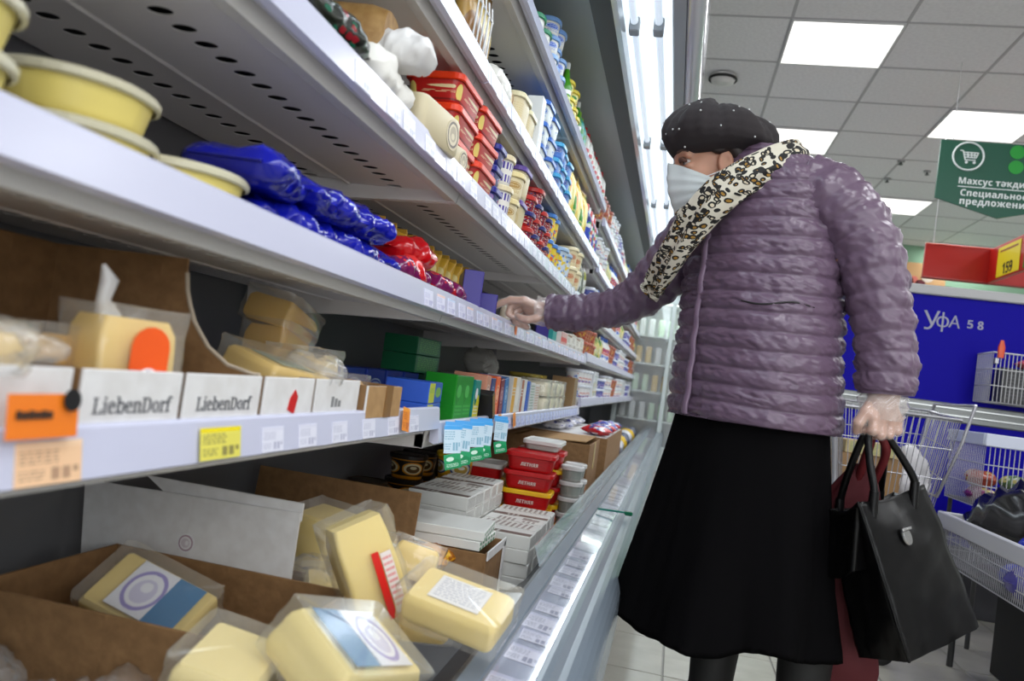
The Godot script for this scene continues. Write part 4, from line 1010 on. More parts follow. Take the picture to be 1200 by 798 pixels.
# ---------------------------------------------------------------- the deck below
func stock_deck():
	var f = 0.33
	var card_m = cardboard()
	var pale = Color(0.90, 0.80, 0.50)
	# big open carton at the near left
	var b1 = thing("open_carton", "large open brown carton at the bottom left corner", "carton", V(-0.69, f, 1.09), PI / 2)
	openbox(b1, 0.30, 0.44, 0.182, 0.005)
	part(b1, "white_flap", prism(PackedVector2Array([Vector2(-0.20, 0.0), Vector2(0.20, -0.02), Vector2(0.215, 0.115), Vector2(-0.20, 0.125)]), -0.002, 0.002), whiteboard(), Vector3(0.155, 0.165, -0.09), Vector3(0, PI / 2, 0.0))
	part(b1, "folded_corner", prism(PackedVector2Array([Vector2(-0.20, 0.0), Vector2(0.05, 0.0), Vector2(0.10, 0.03), Vector2(-0.20, 0.03)]), -0.002, 0.002), whiteboard(), Vector3(0.162, 0.275, -0.09), Vector3(0, PI / 2, 0.0))
	part(b1, "flap_ring_print", lathe([Vector2(0.016, 0), Vector2(0.016, 0.001)], 20), mt(Color.WHITE, 0.5, 0, tx("face", Color(0.85, 0.85, 0.85), Color(0.62, 0.5, 0.55), Color(0.86, 0.85, 0.85))), Vector3(0.1525, 0.205, -0.09), Vector3(0, 0, PI / 2))
	# second carton behind it
	var b2 = thing("open_carton", "open brown carton with white-edged flaps behind the leaning cheese", "carton", V(-0.74, f, 1.58), PI / 2)
	openbox(b2, 0.44, 0.38, 0.16, 0.005)
	part(b2, "white_flap", cbox(0.004, 0.075, 0.40, 0.001), card_m, Vector3(0.0, 0.155, 0.0), Vector3(0, 0, 0.5))
	part(b2, "white_edge", cbox(0.012, 0.008, 0.40, 0.002), whiteboard(), Vector3(-0.036, 0.222, 0.0))
	part(b2, "brown_flap", cbox(0.004, 0.10, 0.42, 0.001), card_m, Vector3(0.225, 0.16, -0.02), Vector3(0, 0, -0.12))
	# cheeses
	var cl = [
		["cheese_wedge", "tall leaning cheese wedge with red stripe label in the deck", 0.09, 0.205, 0.065, Color(0.88, 0.78, 0.45), null, V(-0.40, f + 0.115, 1.25), Vector3(-0.10, 0.75, 0.42)],
		["cheese_block", "pale cheese block behind the white carton flap", 0.12, 0.12, 0.09, Color(0.90, 0.80, 0.48), null, V(-0.64, f + 0.13, 1.47), Vector3(0.1, PI / 2 - 0.1, 0.06)],
		["cheese_block", "flat cheese block with white label resting on the rail", 0.150, 0.048, 0.090, pale, tx("bars", Color(0.88, 0.87, 0.86), Color(0.70, 0.70, 0.74)), V(-0.278, f + 0.185, 1.19), Vector3(0.34, -0.16, -0.14)],
		["cheese_block", "small cheese block wedged behind the rail one", 0.11, 0.06, 0.08, Color(0.88, 0.76, 0.44), tx("bars", Color(0.87, 0.86, 0.84), Color(0.72, 0.7, 0.7)), V(-0.43, f + 0.17, 1.42), Vector3(0.2, PI / 2 + 0.2, -0.25)],
		["cheese_block", "cheese with turquoise and white label in the foreground", 0.20, 0.065, 0.12, Color(0.90, 0.82, 0.55), null, V(-0.385, f + 0.145, 0.985), Vector3(0.50, PI / 2 - 0.35, -0.30)],
		["cheese_block", "cheese wedge with white and turquoise label inside the near carton", 0.17, 0.05, 0.11, Color(0.89, 0.78, 0.46), null, V(-0.745, f + 0.120, 1.12), Vector3(0.55, -0.15, -0.30)],
		["cheese_block", "small cheese under the flat one by the rail", 0.10, 0.05, 0.08, Color(0.88, 0.75, 0.42), null, V(-0.35, f + 0.125, 1.27), Vector3(0.0, PI / 2 + 0.3, -0.1)],
		["cheese_block", "film-wrapped cheese at the bottom edge of the photo", 0.13, 0.06, 0.10, Color(0.90, 0.82, 0.56), null, V(-0.49, f + 0.13, 0.90), Vector3(0.2, PI / 2 + 0.2, 0.1)],
		["cheese_block", "cheese block lying flat in the middle of the deck pile", 0.16, 0.07, 0.11, Color(0.88, 0.78, 0.48), null, V(-0.53, f + 0.09, 1.33), Vector3(0.0, PI / 2 + 0.5, 0.1)],
		["cheese_block", "cheese block at the foot of the leaning wedge", 0.14, 0.07, 0.10, Color(0.89, 0.79, 0.50), null, V(-0.43, f + 0.06, 1.13), Vector3(0.0, PI / 2 - 0.2, 0.1)]]
	var k = 0
	for c in cl:
		var o = put(cheese(c[2], c[3], c[4], c[5], c[6], 20 + k), c[0], c[1], "cheese", c[7], c[8], "film-wrapped cheeses in the deck")
		if k == 0:
			part(o, "red_stripe", cbox(0.012, 0.11, 0.0012, 0), mt(Color(0.82, 0.10, 0.08), 0.35), Vector3(0.006, 0.045, 0.0425))
			part(o, "white_stripe", cbox(0.018, 0.10, 0.0012, 0), mt(Color.WHITE, 0.4, 0, tx("bars", Color(0.88, 0.84, 0.82), Color(0.85, 0.5, 0.5))), Vector3(0.023, 0.05, 0.0425))
		if k in [4, 5]:
			var w = c[2]; var h = c[3]; var d = c[4]
			part(o, "turquoise_label", cbox(w * 0.28, 0.0014, d * 0.8, 0), mt(Color(0.0, 0.42, 0.62), 0.4), Vector3(-w * 0.25 if k == 4 else w * 0.27, h + 0.006, 0))
			part(o, "white_label", cbox(w * 0.42, 0.0012, d * 0.8, 0), mt(Color.WHITE, 0.4, 0, tx("face", Color(0.88, 0.88, 0.9), Color(0.55, 0.5, 0.75), Color(0.9, 0.9, 0.92))), Vector3(w * 0.12 if k == 4 else -w * 0.05, h + 0.006, 0))
		k += 1
	for i in 5:
		var q = [V(-0.60, f + 0.13, 1.36), V(-0.50, f + 0.19, 1.36), V(-0.66, f + 0.07, 0.88), V(-0.43, f + 0.10, 1.05), V(-0.80, f + 0.065, 0.88)][i]
		put(crumpled([0.12, 0.08, 0.16, 0.13, 0.12][i], 0.05, 0.08, 80 + i, Color(0.97, 0.97, 0.96), 0.12), "film_bag", "crumpled clear film bag in the deck, %s" % ["behind the white flap", "at the leaning wedge's top", "along the photo's bottom edge", "under the turquoise label", "in the bottom left corner"][i], "film", q, PI / 2 + i, "crumpled film bags")
	# carton of flat packs, its cut front towards the rail
	var b3 = thing("display_carton", "white-edged brown carton full of flat white packs", "carton", V(-0.50, f, 1.94), PI / 2)
	openbox(b3, 0.20, 0.24, 0.14, 0.005)
	part(b3, "white_frame", cbox(0.205, 0.022, 0.004, 0.001), whiteboard(), Vector3(0, 0.125, 0.123))
	part(b3, "white_frame", cbox(0.022, 0.14, 0.004, 0.001), whiteboard(), Vector3(0.092, 0.0, 0.123))
	for i in 2:
		put(carton(0.17, 0.022, 0.20, Color(0.86, 0.86, 0.84), tx("stripes", Color(0.88, 0.88, 0.86), Color(0.15, 0.5, 0.3), Color(0.9, 0.9, 0.88))), "flat_pack", "%s flat white pack with a green edge line" % ["lower", "upper"][i], "carton", V(-0.50, f + 0.145 + 0.023 * i - 0.003, 1.93), PI / 2 + 0.08 * i, "flat white packs")
	put(pillow(0.15, 0.035, 0.10, Color(0.82, 0.55, 0.12), tx("dots", Color(0.82, 0.55, 0.12), Color(0.9, 0.7, 0.2), Color(0.6, 0.35, 0.08)), 90), "amber_pack", "amber pack peeping from the white-edged carton", "pack", V(-0.505, f + 0.10, 1.83), PI / 2)
	# rows of white cartons lying towards the rail
	var milk = []
	for j in 3:
		milk.append(carton(0.085, 0.036, 0.17, Color(0.82, 0.82, 0.80), tx("bars", Color(0.84, 0.84, 0.82), Color(0.55, 0.54, 0.52), Color.WHITE, j), null, tx(["split", "bars", "label"][j], Color(0.84, 0.84, 0.82), Color(0.42, 0.36, 0.33), Color(0.84, 0.84, 0.82))))
	for i in 5:
		for j in 10:
			var col = 0 if j < 4 else 1
			var lv = j if col == 0 else j - 4
			put(milk[(i + j) % 3], "white_milk_carton", "white dark-printed carton lying in the deck, %s row, %s column, %s" % [nth(i), ["rail-side", "inner"][col], tier(lv, [4, 6][col])], "carton", V([-0.405, -0.585][col], f + 0.037 * lv, 2.13 + i * 0.09), PI / 2 + 0.05 * sin(i * 5 + j * 2), "white cartons lying in the deck")
	for m in milk: m.free()
	for i in 4:
		put(carton(0.20, 0.15, 0.18, Color(0.84, 0.83, 0.80), tx("bars", Color(0.8, 0.8, 0.77), Color(0.3, 0.28, 0.26)), null, tx("bars", Color(0.84, 0.84, 0.82), Color(0.45, 0.4, 0.38))), "white_block_carton", "upright white carton behind the lying ones, %s" % nth(i), "carton", V(-0.77 - 0.19 * (i % 2), f, 2.13 + 0.22 * (i / 2)), PI / 2, "upright white cartons")
	# tubs
	var dk = Color(0.12, 0.09, 0.08); var am = Color(0.85, 0.55, 0.08)
	row(tub(0.12, 0.12, 0.082, 0.055, am, dk, tx("face", dk, am, Color(0.85, 0.8, 0.65))), "dark_tub", "tub", "dark tub with amber picture in the deck", "dark amber tubs", -0.86, f, 2.62, 2.76, 2, [3, 3], 0.083)
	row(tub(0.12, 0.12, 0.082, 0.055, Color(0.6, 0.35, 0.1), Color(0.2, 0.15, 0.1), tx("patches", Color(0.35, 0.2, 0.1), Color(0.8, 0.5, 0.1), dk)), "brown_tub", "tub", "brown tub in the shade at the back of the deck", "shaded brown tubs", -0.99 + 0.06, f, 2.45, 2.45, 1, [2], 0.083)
	row(tub(0.125, 0.125, 0.09, 0.058, yellow_c(), Color(0.93, 0.78, 0.12), tx("face", Color(0.90, 0.68, 0.12), Color(0.16, 0.30, 0.55), Color(0.85, 0.85, 0.8))), "yellow_deck_tub", "tub", "yellow tub with round blue badge in the deck", "badged yellow tubs", -0.705, f, 2.68, 2.68, 1, [3], 0.09)
	var rl = Color(0.75, 0.06, 0.08)
	for i in 3:
		for j in [4, 5, 5][i]:
			var lid = [Color(0.94, 0.74, 0.08), rl][0 if (j + i) % 3 != 1 and j < 4 else 1]
			if i == 0 and j == 3: lid = Color(0.85, 0.85, 0.83)
			var o = put(tub(0.165, 0.12, 0.062, 0.02, rl if j % 2 == 0 else Color(0.70, 0.05, 0.07), lid, tx("bars", Color(0.72, 0.06, 0.08), Color(0.62, 0.04, 0.06))), "red_deck_tub", "red rectangular tub with %s lid in the deck, %s stack, %s" % [["white", "yellow", "red"][0 if lid.g > 0.8 else 1 if lid.g > 0.5 else 2], ["left", "near", "far"][i], tier(j, [4, 5, 5][i])], "tub", V([-0.615, -0.445, -0.44][i], f + 0.062 * j, [2.78, 2.70, 2.88][i]), [PI / 2 + 0.1, 0.05, 0.02][i], "red deck tubs")
			lettering(o, "embossing", "ЛЕТНЯЯ", 0.016, mt(Color(0.86, 0.80, 0.76), 0.5), Vector3(0, 0.024, 0.0585), Vector3(-0.07, 0, 0), true, 0.0008)
	row(tub(0.18, 0.13, 0.035, 0.02, Color(0.85, 0.85, 0.82), Color(0.88, 0.88, 0.86), null), "white_lid_tub", "tub", "flat tub with white lid on top of the red stacks", "", -0.44, f + 0.062 * 5, 2.88, 2.88, 1, 1, 0.0, 0.02)
	row(tub(0.075, 0.075, 0.055, 0.034, Color(0.66, 0.66, 0.64), Color(0.80, 0.80, 0.79), tx("bars", Color(0.6, 0.62, 0.6), Color(0.45, 0.5, 0.45))), "white_stack_tub", "tub", "small white tub stacked beside the rail", "small white stacked tubs", -0.315, f + 0.052, 2.84, 2.94, 2, [4, 4], 0.055)
	put(carton(0.11, 0.054, 0.18, Color(0.4, 0.4, 0.4)), "spacer_carton", "plain grey carton under the small white tubs", "carton", V(-0.315, f - 0.002, 2.89), 0.0)
	for i in 3:
		put(carton(0.06, 0.10, 0.05, [Color(0.45, 0.2, 0.08), Color(0.85, 0.5, 0.12), Color(0.4, 0.15, 0.1)][i], tx("dots", Color(0.45, 0.22, 0.1), Color(0.9, 0.6, 0.15), Color(0.8, 0.3, 0.1), i)), "choc_carton", "small brown and orange carton by the rail, %s" % nth(i), "carton", V(-0.325, f + 0.07, 3.06 + i * 0.07), PI / 2, "small brown cartons by the rail")
	put(carton(0.28, 0.07, 0.14, Color(0.45, 0.44, 0.43)), "spacer_carton", "plain grey carton under the small brown cartons", "carton", V(-0.33, f - 0.001, 3.13), PI / 2)
	for i in 4:
		put(tub(0.07, 0.07, 0.05, 0.032, [Color(0.15, 0.2, 0.6), Color(0.75, 0.1, 0.12), Color(0.2, 0.5, 0.75), Color(0.8, 0.75, 0.7)][i], Color(0.85, 0.85, 0.85)), "small_cup", "%s small cup low against the rail" % ["navy", "red", "sky blue", "pale"][i], "cup", V(-0.335, f + 0.01, 2.46 + i * 0.085), 0.0, "small cups against the rail")
	for i in 2:
		put(tub(0.11, 0.11, 0.062, 0.05, Color(0.93, 0.74, 0.08), rl, tx("bars", Color(0.9, 0.7, 0.1), rl)), "yellow_red_tub", "yellow tub with red lid at the foot of the red stack, %s" % ["lower", "upper"][i], "tub", V(-0.385, f + 0.063 * i, 2.585), 0.1, "yellow tubs with red lids")
	# brown shipping carton and what lies beyond
	var b4 = thing("shipping_carton", "big brown shipping carton past the tub stacks", "carton", V(-0.62, f, 3.62), PI / 2)
	openbox(b4, 0.46, 0.60, 0.31, 0.006)
	part(b4, "lid_flap", cbox(0.45, 0.005, 0.30, 0.001), noise_mat("cardboard2", Color(0.68, 0.54, 0.36), Color(0.62, 0.48, 0.31), 0.06, 0.8, 4.0), Vector3(0, 0.31, 0.13), Vector3(-0.05, 0, 0))
	part(b4, "lid_flap", cbox(0.45, 0.005, 0.25, 0.001), card_m, Vector3(0, 0.315, -0.17), Vector3(0.06, 0, 0))
	part(b4, "tape", cbox(0.06, 0.12, 0.001, 0), mt(Color(0.80, 0.68, 0.42), 0.2), Vector3(0, 0.19, 0.3015))
	for i in 12:
		put(pillow(0.14, 0.045, 0.11, [Color(0.84, 0.84, 0.86), Color(0.72, 0.08, 0.12), Color(0.85, 0.85, 0.9), Color(0.2, 0.25, 0.6)][i % 4], tx("patches", [Color(0.86, 0.86, 0.88), Color(0.74, 0.1, 0.14), Color(0.8, 0.82, 0.9), Color(0.25, 0.3, 0.65)][i % 4], Color(0.3, 0.32, 0.6), Color(0.9, 0.9, 0.92)), 95 + i % 3), "loose_pack", "loose %s packet past the shipping carton, %s" % [["white", "red", "pale", "blue"][i % 4], nth(i)], "packet", V(-0.58 + 0.22 * (i % 2), 0.644 if i < 6 else 0.645, 4.06 + (i / 2) * 0.16), PI / 2 + i, "loose packets past the carton")
	var b5 = thing("shipping_carton", "pale open carton holding up the loose packets", "carton", V(-0.60, f, 4.48), PI / 2)
	openbox(b5, 1.10, 0.62, 0.312, 0.006)
	part(b5, "cover", cbox(1.08, 0.004, 0.60, 0.001), whiteboard(), Vector3(0, 0.308, 0))
	put(pillow(0.12, 0.06, 0.12, Color(0.05, 0.35, 0.18), null, 99), "green_packet", "green packet lying beside the rail beyond the carton", "packet", V(-0.33, 0.40, 5.1), 0.4)

func openbox(o, w, d, h, t):
	var m = cardboard()
	part(o, "front_panel", cbox(w, h, t, 0.001), m, Vector3(0, 0, d / 2 - t / 2))
	part(o, "back_panel", cbox(w, h, t, 0.001), m, Vector3(0, 0, -d / 2 + t / 2))
	for s in [-1, 1]:
		part(o, "side_panel", cbox(t, h, d - 2 * t, 0.001), m, Vector3(s * (w / 2 - t / 2), 0, 0))
	part(o, "bottom_panel", cbox(w - 2 * t, t, d - 2 * t, 0.001), m)

# ---------------------------------------------------------------- the case beyond: other shelf heights, small goods
func far_case():
	var ys = [0.80, 1.055, 1.30, 1.56, 1.82]
	var w = Color(0.88, 0.89, 0.88)
	var seen := {}
	var kinds = [
		[bottle(0.036, 0.19, w, Color(0.2, 0.4, 0.8), tx("dots", w, Color(0.2, 0.35, 0.75), Color(0.75, 0.15, 0.15))), "dairy_bottle", "bottle", "white and blue dairy bottle"],
		[tub(0.10, 0.10, 0.085, 0.045, w, Color(0.8, 0.82, 0.85), tx("patches", w, Color(0.3, 0.45, 0.75), Color(0.75, 0.3, 0.2))), "dairy_tub", "tub", "white dairy tub with patchy print"],
		[carton(0.07, 0.18, 0.07, Color(0.86, 0.87, 0.88), tx("patches", Color(0.87, 0.88, 0.9), Color(0.25, 0.5, 0.35), Color(0.8, 0.65, 0.2))), "dairy_carton", "carton", "tall pale milk carton"],
		[tub(0.09, 0.09, 0.075, 0.04, Color(0.62, 0.36, 0.26), Color(0.70, 0.36, 0.28), tx("patches", Color(0.66, 0.40, 0.30), Color(0.85, 0.7, 0.3), Color(0.6, 0.1, 0.1))), "orange_pot", "pot", "orange red dessert pot"],
		[pouch(0.11, 0.17, 0.05, Color(0.82, 0.74, 0.30), tx("patches", Color(0.85, 0.8, 0.5), Color(0.3, 0.55, 0.25), Color(0.92, 0.92, 0.88)), 5), "dairy_pouch", "pouch", "yellowish pouch"],
		[tub(0.09, 0.09, 0.07, 0.04, Color(0.25, 0.30, 0.62), Color(0.85, 0.87, 0.92), tx("patches", Color(0.3, 0.35, 0.65), Color(0.85, 0.85, 0.9), Color(0.4, 0.25, 0.6))), "navy_pot", "pot", "navy and white yoghurt pot"]]
	for s in 5:
		var d = 4.52
		var run = 0; var kind = (s * 2 + 1) % 6
		while d < 9.9:
			var k = kinds[kind]
			var step = [0.082, 0.112, 0.082, 0.10, 0.12, 0.10][kind]
			var n = [1, 2, 1, 2, 1, 2][kind]
			if fposmod(d - 4.42, 1.42) < 0.05 or fposmod(d - 4.42, 1.42) > 1.37:
				d += 0.05; continue
			for j in n:
				var c = "%d %d" % [s, kind]
				if j == 0: seen[c] = seen.get(c, -1) + 1
				var l = "%s on the far %s shelf, %s along%s" % [k[3], ["bottom", "lower", "middle", "upper", "top"][s], nth(seen[c]), "" if n == 1 else [", lower tier", ", upper tier"][j]]
				put(k[0], k[1], l, k[2], V(-0.56 + rng.randf_range(-0.01, 0.01), ys[s] + j * [0, 0.086, 0, 0.076, 0, 0.071][kind], d), PI / 2, k[3] + "s on the far shelves")
			d += step * (1.0 if d < 7.0 else 1.5)
			run += 1
			if run > 4:
				run = 0; kind = (kind + 1 + rng.randi() % 4) % 6
	for k in kinds: k[0].free()
	for i in 9:
		var o = put(pillow(0.22, 0.14, 0.16, [Color(0.85, 0.85, 0.87), Color(0.88, 0.72, 0.15), Color(0.4, 0.42, 0.5)][i % 3], null, 100 + i % 3), "deck_bundle", "bulky bundle in the far deck, %s from the carton" % nth(i), "bundle", V(-0.45, 0.33, 5.5 + i * 0.45), PI / 2, "bundles in the far deck")
		o.set_meta("seen", "far")
	# a made-up lit fridge, added to brighten the far end of the aisle
	var fr = thing("added_fridge", "added pale lit fridge with glass doors at the far end of the aisle", "fridge", V(0.15, 0, 9.75))
	var fm = mt(Color(0.80, 0.84, 0.83), 0.3)
	part(fr, "back_panel", cbox(1.7, 2.1, 0.03, 0.003), fm, Vector3(0, 0, -0.30))
	part(fr, "top_panel", cbox(1.7, 0.18, 0.66, 0.004), fm, Vector3(0, 1.95, 0.0))
	part(fr, "base_panel", cbox(1.7, 0.28, 0.66, 0.004), fm, Vector3(0, 0, 0.0))
	for i in 4:
		part(fr, "mullion", cbox(0.05, 1.67, 0.05, 0.004), fm, Vector3(-0.825 + 0.55 * i, 0.28, 0.30))
	for i in 3:
		part(fr, "glass_door", cbox(0.48, 1.62, 0.008, 0.001), film(0.08, 0.05), Vector3(-0.55 + 0.55 * i, 0.30, 0.315))
	for j in 4:
		var sf := part(fr, "shelf", cbox(1.62, 0.02, 0.48, 0.002), fm, Vector3(0, 0.55 + 0.33 * j, -0.02))
		for i in 14:
			part(sf, "bottle", cbox(0.07, 0.20, 0.07, 0.012), mt([Color(0.82, 0.84, 0.84), Color(0.75, 0.85, 0.75), Color(0.80, 0.70, 0.45)][(i / 3 + j) % 3], 0.3), Vector3(-0.74 + 0.114 * i, 0.02, 0.14))
	area_light("added_fridge_light", V(0.15, 1.93, 9.50), Vector3(-PI / 2, 0, 0), Vector2(1.5, 0.1), 0.5, Color(0.95, 1.0, 0.97))  # added lamp of the made-up fridge
	part(fr, "lamp_tube", cbox(1.5, 0.02, 0.03, 0.003), glowing(Color(0.95, 1.0, 0.97), 1.0), Vector3(0, 1.93, 0.27))

# ---------------------------------------------------------------- what stands and hangs to the right
func wire_panel(st, o: Vector3, u: Vector3, v: Vector3, nu: int, nv: int, r := 0.0018):
	for i in nu + 1:
		add_tube(st, [o + u * i / nu, o + u * i / nu + v], r, 5, false)
	for j in nv + 1:
		add_tube(st, [o + v * j / nv, o + v * j / nv + u], r * 1.3, 5, false)

func right_side():
	var chrome = mt(Color(0.72, 0.72, 0.74), 0.25, 0.6)
	var blue := StandardMaterial3D.new()
	blue.albedo_color = Color(0.06, 0.015, 0.60)
	blue.roughness = 0.5
	blue.metallic_specular = 0.22
	# blue wall of the promotion stand, facing the camera
	var w = thing("promotion_wall", "deep blue promotion wall with white taped letters and grey rails", "display wall", V(1.9, 0, 4.45))
	part(w, "upper_panel", cbox(2.2, 0.55, 0.05, 0.004), blue, Vector3(0, 1.045, 0))
	part(w, "lower_panel", cbox(2.2, 0.62, 0.05, 0.004), blue, Vector3(0, 0.34, 0))
	part(w, "top_rail", cbox(2.22, 0.05, 0.09, 0.006), mt(Color(0.70, 0.70, 0.70), 0.3), Vector3(0, 1.59, 0))
	var band := part(w, "middle_rail", cbox(2.22, 0.095, 0.075, 0.006), mt(Color(0.50, 0.51, 0.50), 0.3, 0.3), Vector3(0, 0.955, 0))
	for k in 2:
		part(band, "rail_groove", cbox(2.2, 0.012, 0.012, 0.003), mt(Color(0.78, 0.79, 0.78), 0.2, 0.4), Vector3(0, 0.028 + 0.036 * k, 0.040))
	part(w, "base", cbox(2.2, 0.34, 0.30, 0.004), mt(Color(0.25, 0.25, 0.27), 0.5), Vector3(0, 0, -0.1))
	part(w, "corner_post", cbox(0.05, 1.02, 0.09, 0.006), mt(Color(0.62, 0.70, 0.78), 0.3), Vector3(-1.085, 0, 0.01))
	var tape = mt(Color(0.62, 0.62, 0.70), 0.5)
	lettering(w, "letter", "У", 0.135, tape, Vector3(-0.665, 1.46, 0.026), Vector3(0, 0, 0.05), false, 0.002)
	lettering(w, "letter", "ф", 0.10, tape, Vector3(-0.612, 1.466, 0.026), Vector3.ZERO, false, 0.002)
	lettering(w, "letter", "А", 0.088, tape, Vector3(-0.555, 1.464, 0.026), Vector3(0, 0, -0.03), false, 0.002)
	lettering(w, "digit", "5", 0.058, tape, Vector3(-0.482, 1.461, 0.026), Vector3.ZERO, true, 0.002)
	lettering(w, "digit", "8", 0.058, tape, Vector3(-0.433, 1.459, 0.026), Vector3.ZERO, true, 0.002)
	# small wire basket hung on it
	var hb = thing("hung_basket", "small white wire basket hung on the blue wall at the right edge", "wire basket", V(1.75, 1.075, 4.32))
	var st = begin(true)
	wire_panel(st, Vector3(-0.28, 0, 0.10), Vector3(0.56, 0, 0), Vector3(0, 0.24, 0), 32, 3)
	wire_panel(st, Vector3(-0.28, 0, -0.10), Vector3(0, 0, 0.20), Vector3(0, 0.24, 0), 10, 3)
	wire_panel(st, Vector3(-0.28, 0, -0.10), Vector3(0.56, 0, 0), Vector3(0, 0, 0.20), 20, 3)
	part(hb, "wires", done(st), mt(Color(0.78, 0.78, 0.78), 0.3)).set_meta("kind", "stuff")
	part(hb, "rim", tube([Vector3(-0.28, 0.24, -0.10), Vector3(-0.28, 0.24, 0.10), Vector3(0.28, 0.24, 0.10), Vector3(0.28, 0.24, -0.10)], 0.004, 6), mt(Color(0.8, 0.8, 0.8), 0.3))
	part(hb, "hook", cbox(0.02, 0.03, 0.03, 0.003), chrome, Vector3(-0.2, 0.2, -0.09))
	put(carton(0.30, 0.17, 0.10, Color(0.20, 0.21, 0.22), tx("bars", Color(0.2, 0.2, 0.21), Color(0.32, 0.32, 0.33))), "dark_pack", "dark grey pack inside the hung wire basket", "pack", V(1.68, 1.08, 4.31), 0.0)
	put(pillow(0.09, 0.05, 0.09, Color(0.82, 0.40, 0.42), null, 120), "pink_pack", "pink pack heaped on the dark one in the basket", "pack", V(1.66, 1.252, 4.31), 0.2)
	put(pillow(0.10, 0.10, 0.06, Color(0.35, 0.55, 0.75), null, 121), "light_blue_pack", "light blue pack beside the dark one in the basket", "pack", V(1.90, 1.08, 4.31), 0.2)
	var oc = thing("orange_clip", "orange plastic clip on the hung basket's rim", "clip", V(1.50, 1.29, 4.215))
	part(oc, "clip_body", skin([rrect(0.026, 0.012, 0.004, 0), rrect(0.030, 0.014, 0.004, 0.05), rrect(0.014, 0.010, 0.004, 0.085)], true, true, true), mt(Color(0.85, 0.30, 0.08), 0.35))
	part(oc, "jaw", cbox(0.02, 0.02, 0.02, 0.003), mt(Color(0.8, 0.28, 0.08), 0.35), Vector3(0, 0.02, -0.012))
	# shopping cart behind the bag
	var c = thing("shopping_cart", "wire shopping cart behind the black handbag", "shopping cart", V(0.84, 0, 3.45))
	st = begin(true)
	var B = [Vector3(-0.17, 0.50, 0.22), Vector3(0.12, 0.50, 0.22), Vector3(0.14, 0.56, -0.20), Vector3(-0.17, 0.56, -0.20)]
	var T = [Vector3(-0.22, 0.95, 0.26), Vector3(0.19, 0.95, 0.26), Vector3(0.22, 0.98, -0.24), Vector3(-0.24, 0.98, -0.24)]
	for s in 4:
		var b0 = B[s]; var b1 = B[(s + 1) % 4]; var t0 = T[s]; var t1 = T[(s + 1) % 4]
		for i in 19:
			var f = i / 18.0
			add_tube(st, [b0.lerp(b1, f), t0.lerp(t1, f)], 0.0018, 5, false)
		for j in 5:
			var f = j / 4.0
			add_tube(st, [b0.lerp(t0, f), b1.lerp(t1, f)], 0.0022, 5, false)
	for i in 11:
		add_tube(st, [B[0].lerp(B[1], i / 10.0), B[3].lerp(B[2], i / 10.0)], 0.0018, 5, false)
	part(c, "basket_wires", done(st), chrome).set_meta("kind", "stuff")
	part(c, "rim", tube([T[0], T[1], T[2], T[3], T[0]], 0.006, 8), chrome)
	part(c, "end_gate", tube([Vector3(0.235, 1.01, 0.25), Vector3(0.205, 0.86, 0.24), Vector3(0.15, 0.66, 0.22), Vector3(0.15, 0.66, -0.16), Vector3(0.235, 1.01, -0.22), Vector3(0.235, 1.01, 0.25)], 0.006, 8), chrome)
	part(c, "handle", tube([Vector3(-0.33, 1.02, 0.24), Vector3(-0.33, 1.02, -0.24)], 0.013, 10), mt(Color(0.15, 0.25, 0.6), 0.4))
	for s in [-1, 1]:
		part(c, "handle_arm", tube([Vector3(-0.33, 1.02, 0.24 * s), Vector3(-0.24, 0.93, 0.22 * s), Vector3(-0.20, 0.60, 0.20 * s), Vector3(-0.16, 0.16, 0.19 * s), Vector3(0.15, 0.13, 0.16 * s)], 0.010, 8), chrome)
		for e in [-0.15, 0.03]:
			var wh := part(c, "wheel", lathe([Vector2(0.03, 0), Vector2(0.05, 0.003), Vector2(0.05, 0.021), Vector2(0.03, 0.024)], 20), mt(Color(0.12, 0.12, 0.13), 0.6), Vector3(e, 0.05, 0.17 * s + 0.012), Vector3(-PI / 2, 0, 0))
			part(wh, "fork", cbox(0.02, 0.035, 0.09, 0.003), chrome, Vector3(0, -0.006, 0.045))
	put(carton(0.24, 0.20, 0.18, Color(0.55, 0.42, 0.26)), "cart_carton", "tan carton in the shopping cart", "carton", V(0.76, 0.57, 3.42), 0.2)
	put(carton(0.20, 0.05, 0.20, Color(0.70, 0.62, 0.42), tx("bars", Color(0.72, 0.64, 0.45), Color(0.5, 0.6, 0.35))), "cart_pack", "flat beige pack lying on the tan cart carton", "pack", V(0.76, 0.771, 3.42), 0.1)
	put(crumpled(0.13, 0.24, 0.18, 122, Color(0.78, 0.77, 0.78)), "white_sack", "crumpled white plastic sack in the cart's far end", "bag", V(0.945, 0.575, 3.45), 0.0)
	# low wire bin along the aisle
	var b = thing("wire_bin", "low white wire bin with a broad white rim along the aisle", "wire bin", V(1.62, 0, 2.75))
	st = begin(true)
	wire_panel(st, Vector3(-0.50, 0.39, 0.95), Vector3(0, 0, -1.75), Vector3(0, 0.14, 0), 118, 3, 0.0016)
	wire_panel(st, Vector3(-0.50, 0.39, -0.80), Vector3(1.1, 0, 0), Vector3(0, 0.14, 0), 60, 3, 0.0016)
	wire_panel(st, Vector3(-0.50, 0.39, 0.95), Vector3(1.1, 0, 0), Vector3(0, 0.14, 0), 60, 3, 0.0016)
	wire_panel(st, Vector3(-0.50, 0.39, 0.95), Vector3(0, 0, -1.75), Vector3(1.1, 0, 0), 40, 20, 0.0018)
	part(b, "wires", done(st), mt(Color(0.70, 0.70, 0.72), 0.3)).set_meta("kind", "stuff")
	part(b, "rim", cbox(0.022, 0.06, 1.80, 0.004), mt(Color(0.80, 0.80, 0.83), 0.3), Vector3(-0.505, 0.52, 0.075))
